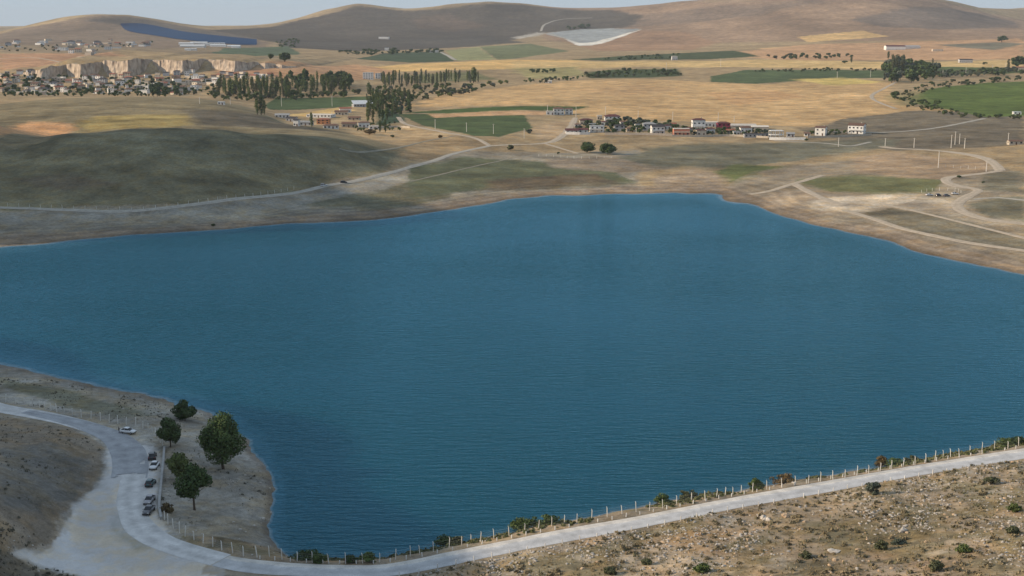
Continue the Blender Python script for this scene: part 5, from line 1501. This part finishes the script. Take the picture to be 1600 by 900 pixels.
village(14, [(345,114),(380,116),(430,118),(420,124),(350,122)], 7, 10, 'in a line behind the poplar belt', 12)
village(22, [(0,66),(60,60),(130,60),(140,80),(80,80),(0,76)], 10, 18, 'strewn on the plateau under the left hill', 40)
village(16, [(135,66),(175,62),(240,64),(240,72),(160,80)], 10, 20, 'clustered on the plateau right of the strewn ones', 35)
village(8, [(105,80),(150,80),(160,86),(120,88)], 9, 14, 'just above the cliff edge', 20)

# ------------------------------------------------------------------ far trees
def far_set(kind, seed):
    r = np.random.default_rng(seed)
    if kind == 'poplar':
        bl = [(r.normal()*.012, r.normal()*.012, z, .035+.055*math.sin(math.pi*min(1, (z-.1)/.95))**.7*r.uniform(.8, 1.15), .035+.055*math.sin(math.pi*min(1, (z-.1)/.95))**.7, .075) for z in np.linspace(.16, .94, 13)]
        return leaf_mesh('crown', bl, 620, .022, MAT['leaf_dark'], seed, .5), trunk_mesh('trunk', 1, .014, 0, MAT['bark'], 0, seed, .8)
    bl = blobs_in((0, 0, .57, .42, .42, .43), 14, .3, .5, seed)
    return leaf_mesh('crown', bl, 620, .075, MAT['leaf_dark'], seed, .5), trunk_mesh('trunk', 1, .03, 0, MAT['bark'], 3, seed, .6)
FS = {}
for k in ('poplar', 'round'):
    for mt in ('leaf_dark', 'leaf_mid', 'leaf_light', 'leaf_olive', 'leaf_grey', 'leaf_brown'):
        for i in range(2 if mt in ('leaf_light', 'leaf_brown') else 3):
            c, t = far_set(k, 200 + hash((k == 'poplar', i)) % 50 + i*7 + len(mt))
            c.materials[0] = MAT[mt]; FS[k, mt, i] = (c, t)
rt = random.Random(11)
def ftree(u, v, hp, kind, mt, label, group=None, wide=1.0, p=None):
    p = p or G(u, v); h = hp*mpp(p)
    i = rt.randrange(2 if mt in ('leaf_light', 'leaf_brown') else 3)
    nm = {'poplar': 'poplar_tree', 'round': 'tree'}[kind]
    root = empty(nm, p - Vector((0, 0, .2)), rt.uniform(0, 6.28)); root.scale = (h*wide, h*wide, h)
    tag(root, label, 'tree', group)
    c, t = FS[kind, mt, i]
    link('trunk', t, root); link('crown', c, root)
    return root
BULK = {}
def bulk(p, h, wide, kind, mt):
    """trees too small and too many to pick apart: collected into one mesh per foliage"""
    BULK.setdefault(mt, []).append((p, h, wide, kind))
def bulk_build():
    lo = {}
    for k in ('poplar', 'round'):
        me = FS[k, 'leaf_dark', 0][0]; n = len(me.vertices); co = np.empty(n*3, np.float32); me.vertices.foreach_get('co', co)
        co = co.reshape(-1, 4, 3); lf_ = np.empty(len(me.polygons), np.float32); me.attributes['leaf'].data.foreach_get('value', lf_)
        lo[k] = (co[::2], lf_[::2])
    for mt, L in BULK.items():
        V, A_ = [], []
        for p, h, wide, kind in L:
            co, lf_ = lo[kind]; a = rt.uniform(0, 6.28); c, s = math.cos(a), math.sin(a)
            q_ = co.reshape(-1, 3); mid = co.mean(1, keepdims=True); q_ = (mid + (co-mid)*1.35).reshape(-1, 3)
            V.append(np.stack([(q_[:, 0]*c-q_[:, 1]*s)*h*wide+p[0], (q_[:, 0]*s+q_[:, 1]*c)*h*wide+p[1], q_[:, 2]*h+p[2]-.2], -1)); A_.append(np.clip(lf_*.7+rt.uniform(0, .4), 0, 1))
        V = np.concatenate(V); me = mesh('distant_trees', V, np.arange(len(V)).reshape(-1, 4), MAT[mt])
        me.attributes.new('leaf', 'FLOAT', 'FACE').data.foreach_set('value', np.concatenate(A_).astype(np.float32))
        tag(link('distant_trees', me), 'mass of small distant trees and hedges across the valley, ' + {'leaf_dark': 'dark green', 'leaf_mid': 'mid green', 'leaf_light': 'pale green', 'leaf_olive': 'olive', 'leaf_grey': 'grey green', 'leaf_brown': 'brown'}[mt], 'trees', kind='stuff')
def belt(n, poly, h0, h1, kind, mats, label, group, w0=.9, w1=1.3, gap=5, solo=None):
    if solo is None: solo = n
    P = np.array(poly, float); k = 0; tries = 0
    while k < n and tries < 40*n:
        tries += 1
        u, v = rt.uniform(P[:, 0].min(), P[:, 0].max()), rt.uniform(P[:, 1].min(), P[:, 1].max())
        if not inside(np.array([u]), np.array([v]), P)[0]: continue
        p = G(u, v)
        if not free(p, gap): continue
        hh_, mt_, ww_ = rt.uniform(h0, h1), rt.choice(mats), rt.uniform(w0, w1)
        if k < solo: ftree(u, v, hh_, kind, mt_, label, group, ww_, p)
        else: bulk(p, hh_*mpp(p), ww_, kind, mt_)
        k += 1
D, M_D, Lg, O, Gy, Br = 'leaf_dark', 'leaf_mid', 'leaf_light', 'leaf_olive', 'leaf_grey', 'leaf_brown'
belt(130, [(335,136),(440,132),(545,132),(550,148),(440,156),(340,152)], 14, 24, 'poplar', [M_D, M_D, O, D, Lg], 'tall green poplar in the dense belt right of the far village', 'poplars of the dense belt', 1.1, 1.9, 4, solo=56)
belt(70, [(330,146),(430,150),(560,146),(560,152),(430,159),(330,157)], 6, 12, 'round', [M_D, M_D, O], '', '', .9, 1.5, 4, solo=0)
belt(12, [(440,128),(545,124),(545,142),(440,144)], 16, 23, 'round', [D], 'big dark rounded tree among the belt poplars', 'big rounded trees in the poplar belt', .8, 1.1)
belt(80, [(590,127),(745,123),(748,131),(600,138)], 13, 19, 'poplar', [O, M_D, Gy, Lg], 'thin poplar in the long open row behind the dry hill field', 'poplars of the long open row', .8, 1.4, 4, solo=40)
belt(100, [(585,138),(760,133),(800,130),(740,146),(640,160),(590,162)], 5, 10, 'round', [O, M_D, Gy, Lg], '', '', .9, 1.6, 5, solo=0)
belt(46, [(572,148),(640,150),(642,172),(600,192),(575,188)], 13, 24, 'poplar', [M_D, M_D, O, D], 'poplar in the grove right behind the farm', 'poplars of the farm grove', 1.1, 1.8, 4, solo=26)
belt(34, [(580,156),(645,156),(640,178),(590,188)], 8, 13, 'round', [D, M_D, Gy], '', '', .9, 1.4, 4, solo=0)
belt(26, [(545,196),(620,192),(626,204),(560,206)], 4, 7, 'round', [D, M_D, O], '', '', .9, 1.4, 4, solo=0)
for u, v, h, mt, w, lb in [(575,194,34,Lg,1.0,'tall pale green poplar left at the farm grove edge'),(583,194,32,Lg,1.0,'tall pale green poplar right at the farm grove edge'),(365,150,26,Lg,1.4,'bright yellow green poplar in the dense belt'),
    (408,180,32,D,1.5,'dark poplar standing on the valley edge left of the farm'),(402,179,26,M_D,1.5,'shorter poplar beside the valley edge one'),(413,179,24,D,1.4,'small dark poplar right of the valley edge pair'),(487,199,24,M_D,1.3,'single poplar in front of the farm sheds'),
    (594,207,20,D,1.3,'left of two poplars at the farm right end'),(602,207,22,D,1.3,'right of two poplars at the farm right end'),(740,129,24,M_D,2.4,'broad tall poplar closing the long row'),(620,178,20,D,1.2,'poplar at the track beside the green field'),
    (615,135,26,D,.9,'tallest thin poplar in the long row'),(1388,92,12,D,2.0,'dark poplar left below the far farm'),(1457,103,12,O,1.6,'lone poplar on the far stubble field'),(1575,112,20,O,1.4,'brownish poplar by the right edge'),(1330,98,10,D,2.0,'lone dark poplar left of the far farm')]:
    ftree(u, v, h, 'poplar', mt, lb, None, w)
near_tree(917, 238.5, 27, 17, 'leaf_dark', 'left of the two dark round trees before the villas', 26, 2600, .5, 301, .0)
near_tree(949.5, 241, 27, 18, 'leaf_dark', 'right of the two dark round trees before the villas', 26, 2600, .5, 302, .0)
for u, v, h, mt, w, lb in [(797,235,10,O,1.4,'small olive tree beside the track junction'),(827,209,9,Gy,1.6,'grey bush on the dirt patch left of the villas'),
    (445,97,15,D,1.7,'dark round tree on the plateau right of the cliff'),(423,93,11,D,1.2,'smaller tree left of the plateau round tree'),(1565,66,10,D,2.2,'lone dark tree on the far right slope'),(577,210,9,Br,2.2,'rusty bush below the farm'),(585,209,6,Br,2.0,'smaller rusty bush below the farm'),
    (688,216,6,Br,1.6,'rusty bush by the sandy track'),(872,241,5,D,1.4,'tiny bush left of the two round trees'),(613,215,5,D,1.8,'tiny dark bush below the sandy track'),(1320,99,5,D,2.4,'low bush on the far stubble'),(1538,101,5,D,2.4,'low dark bush right of the far shed'),
    (1590,106,18,D,1.6,'dark tree by the cream house at the right edge'),(1398,155,15,D,1.3,'dark tree at the near corner of the big green field'),(1464,164,9,M_D,1.8,'round tree at the lower edge of the big green field'),(1557,127,9,D,1.8,'dark tree at the upper edge of the big green field'),
    (1498,278,5,D,2.0,'dark bush beside the winding sandy road'),(1536,286,4,D,1.8,'tiny bush on the right meadow'),(1260,220,4,D,2.0,'tiny dark bush at the white wall end'),(333,361-8,4,D,2.2,'tiny dark bush on the far left shore')]:
    ftree(u, v, h, 'round', mt, lb, None, w)
belt(110, [(895,203),(930,190),(980,188),(1050,194),(1080,203),(1080,211),(1000,209.5),(925,207)], 5, 10, 'round', [D, D, D, Gy], 'dark garden tree among the left half of the villas', 'garden trees of the left villas', 1.0, 1.6, 3.5, solo=30)
belt(70, [(1075,203),(1120,199),(1145,201),(1205,205),(1205,214),(1150,212),(1075,213)], 4, 8, 'round', [D, D, Gy], 'dark garden tree among the right half of the villas', 'garden trees of the right villas', 1.0, 1.6, 3.5, solo=16)
belt(20, [(1262,208),(1325,203),(1325,210),(1265,214)], 4, 7, 'round', [D, M_D], '', '', 1.0, 1.5, 4, solo=0)
belt(170, [(0,136),(120,138),(240,140),(340,138),(340,151),(180,151),(0,152)], 4, 9, 'round', [M_D, M_D, O, D], '', '', .9, 1.6, 4.5, solo=0)
belt(110, [(0,118),(120,122),(330,122),(335,140),(180,140),(0,138)], 4, 9, 'round', [D, D, M_D, O], '', '', .8, 1.5, 7, solo=0)
belt(14, [(235,138),(275,138),(278,152),(240,152)], 11, 15, 'round', [D], 'large dark tree at the village lower edge', 'large trees at the village lower edge', .9, 1.2, 6)
belt(60, [(1375,112),(1400,103),(1465,110),(1468,122),(1420,132),(1376,128)], 12, 20, 'round', [D, D, M_D, Gy], 'dark tree in the copse at the far green strip', 'trees of the far copse', .8, 1.2, 6, solo=28)
belt(8, [(1392,112),(1410,110),(1412,118),(1394,118)], 24, 32, 'poplar', [M_D, O], 'tall slender poplar rising from the far copse', 'poplars rising from the far copse', 1.1, 1.6, 6)
belt(70, [(1455,116),(1600,110),(1600,117),(1460,123)], 6, 10, 'round', [Gy, O, D], '', '', .9, 1.4, 6, solo=0)
belt(70, [(1395,150),(1450,131),(1550,125),(1600,122),(1600,125),(1460,140),(1405,160)], 3, 7, 'round', [D, O], '', '', 1.2, 1.9, 5, solo=0)
belt(60, [(1400,154),(1440,158),(1470,167),(1520,181),(1600,182),(1600,187),(1500,185),(1415,168)], 4, 8, 'round', [D, M_D, O], '', '', 1.2, 2.0, 5, solo=0)
belt(60, [(910,117),(965,112),(1062,111),(1068,119),(915,123)], 4, 8, 'round', [D, M_D, O], '', '', 1.1, 1.8, 7, solo=0)
belt(40, [(1180,110),(1300,108),(1380,109),(1380,112),(1180,113)], 3, 5, 'round', [D, O], '', '', 1.2, 2.0, 9, solo=0)
belt(24, [(800,128),(880,122),(912,120),(912,124),(845,131)], 4, 8, 'round', [O, M_D], '', '', .8, 1.4, 7, solo=0)
belt(14, [(830,112),(870,110),(870,114),(832,115)], 4, 6, 'round', [D], '', '', 1.2, 1.8, 8, solo=0)
belt(34, [(1195,88),(1330,86),(1330,92),(1200,94)], 4, 7, 'round', [D, O], '', '', 1.2, 1.8, 10, solo=0)
belt(60, [(515,82),(600,79),(695,78),(695,82),(560,88)], 3, 6, 'round', [D], '', '', 1.3, 2.4, 10, solo=0)
belt(30, [(940,90),(1060,86),(1060,92),(945,95)], 3, 5, 'round', [D, M_D], '', '', 1.2, 1.8, 10, solo=0)
belt(12, [(885,44),(920,40),(920,45),(888,47)], 4, 7, 'round', [D], '', '', 1.2, 1.8, 20, solo=0)
belt(26, [(425,66),(470,62),(470,74),(440,78)], 3, 5, 'round', [D, M_D], '', '', 1.2, 1.8, 20, solo=0)
belt(40, [(0,72),(140,70),(240,66),(240,72),(140,82),(0,82)], 2.5, 4.5, 'round', [D, O], '', '', 1.0, 1.8, 20, solo=0)
bulk_build()

# ------------------------------------------------------------------ haze
def haze():
    m = bpy.data.materials.new('valley_haze'); m.use_nodes = True
    nt = m.node_tree; nt.nodes.clear()
    out = nt.nodes.new('ShaderNodeOutputMaterial')
    pv = nt.nodes.new('ShaderNodeVolumePrincipled')
    pv.inputs['Color'].default_value = (0.80, 0.88, 1.0, 1)
    pv.inputs['Density'].default_value = 0.000033
    pv.inputs['Anisotropy'].default_value = 0.0
    nt.links.new(pv.outputs[0], out.inputs['Volume'])
    zmin, zmax = float(ZZ.min()) - 2, float(max(ZZ.max(), HC)) + 25
    xm = float(np.abs(XX).max()) + 200
    b = MB().box(-xm, xm, -600, float(GY[-1]) + 300, zmin, zmax)
    tag(b.build('haze', m), 'thin pale afternoon haze over the valley', 'haze', kind='stuff')
haze()
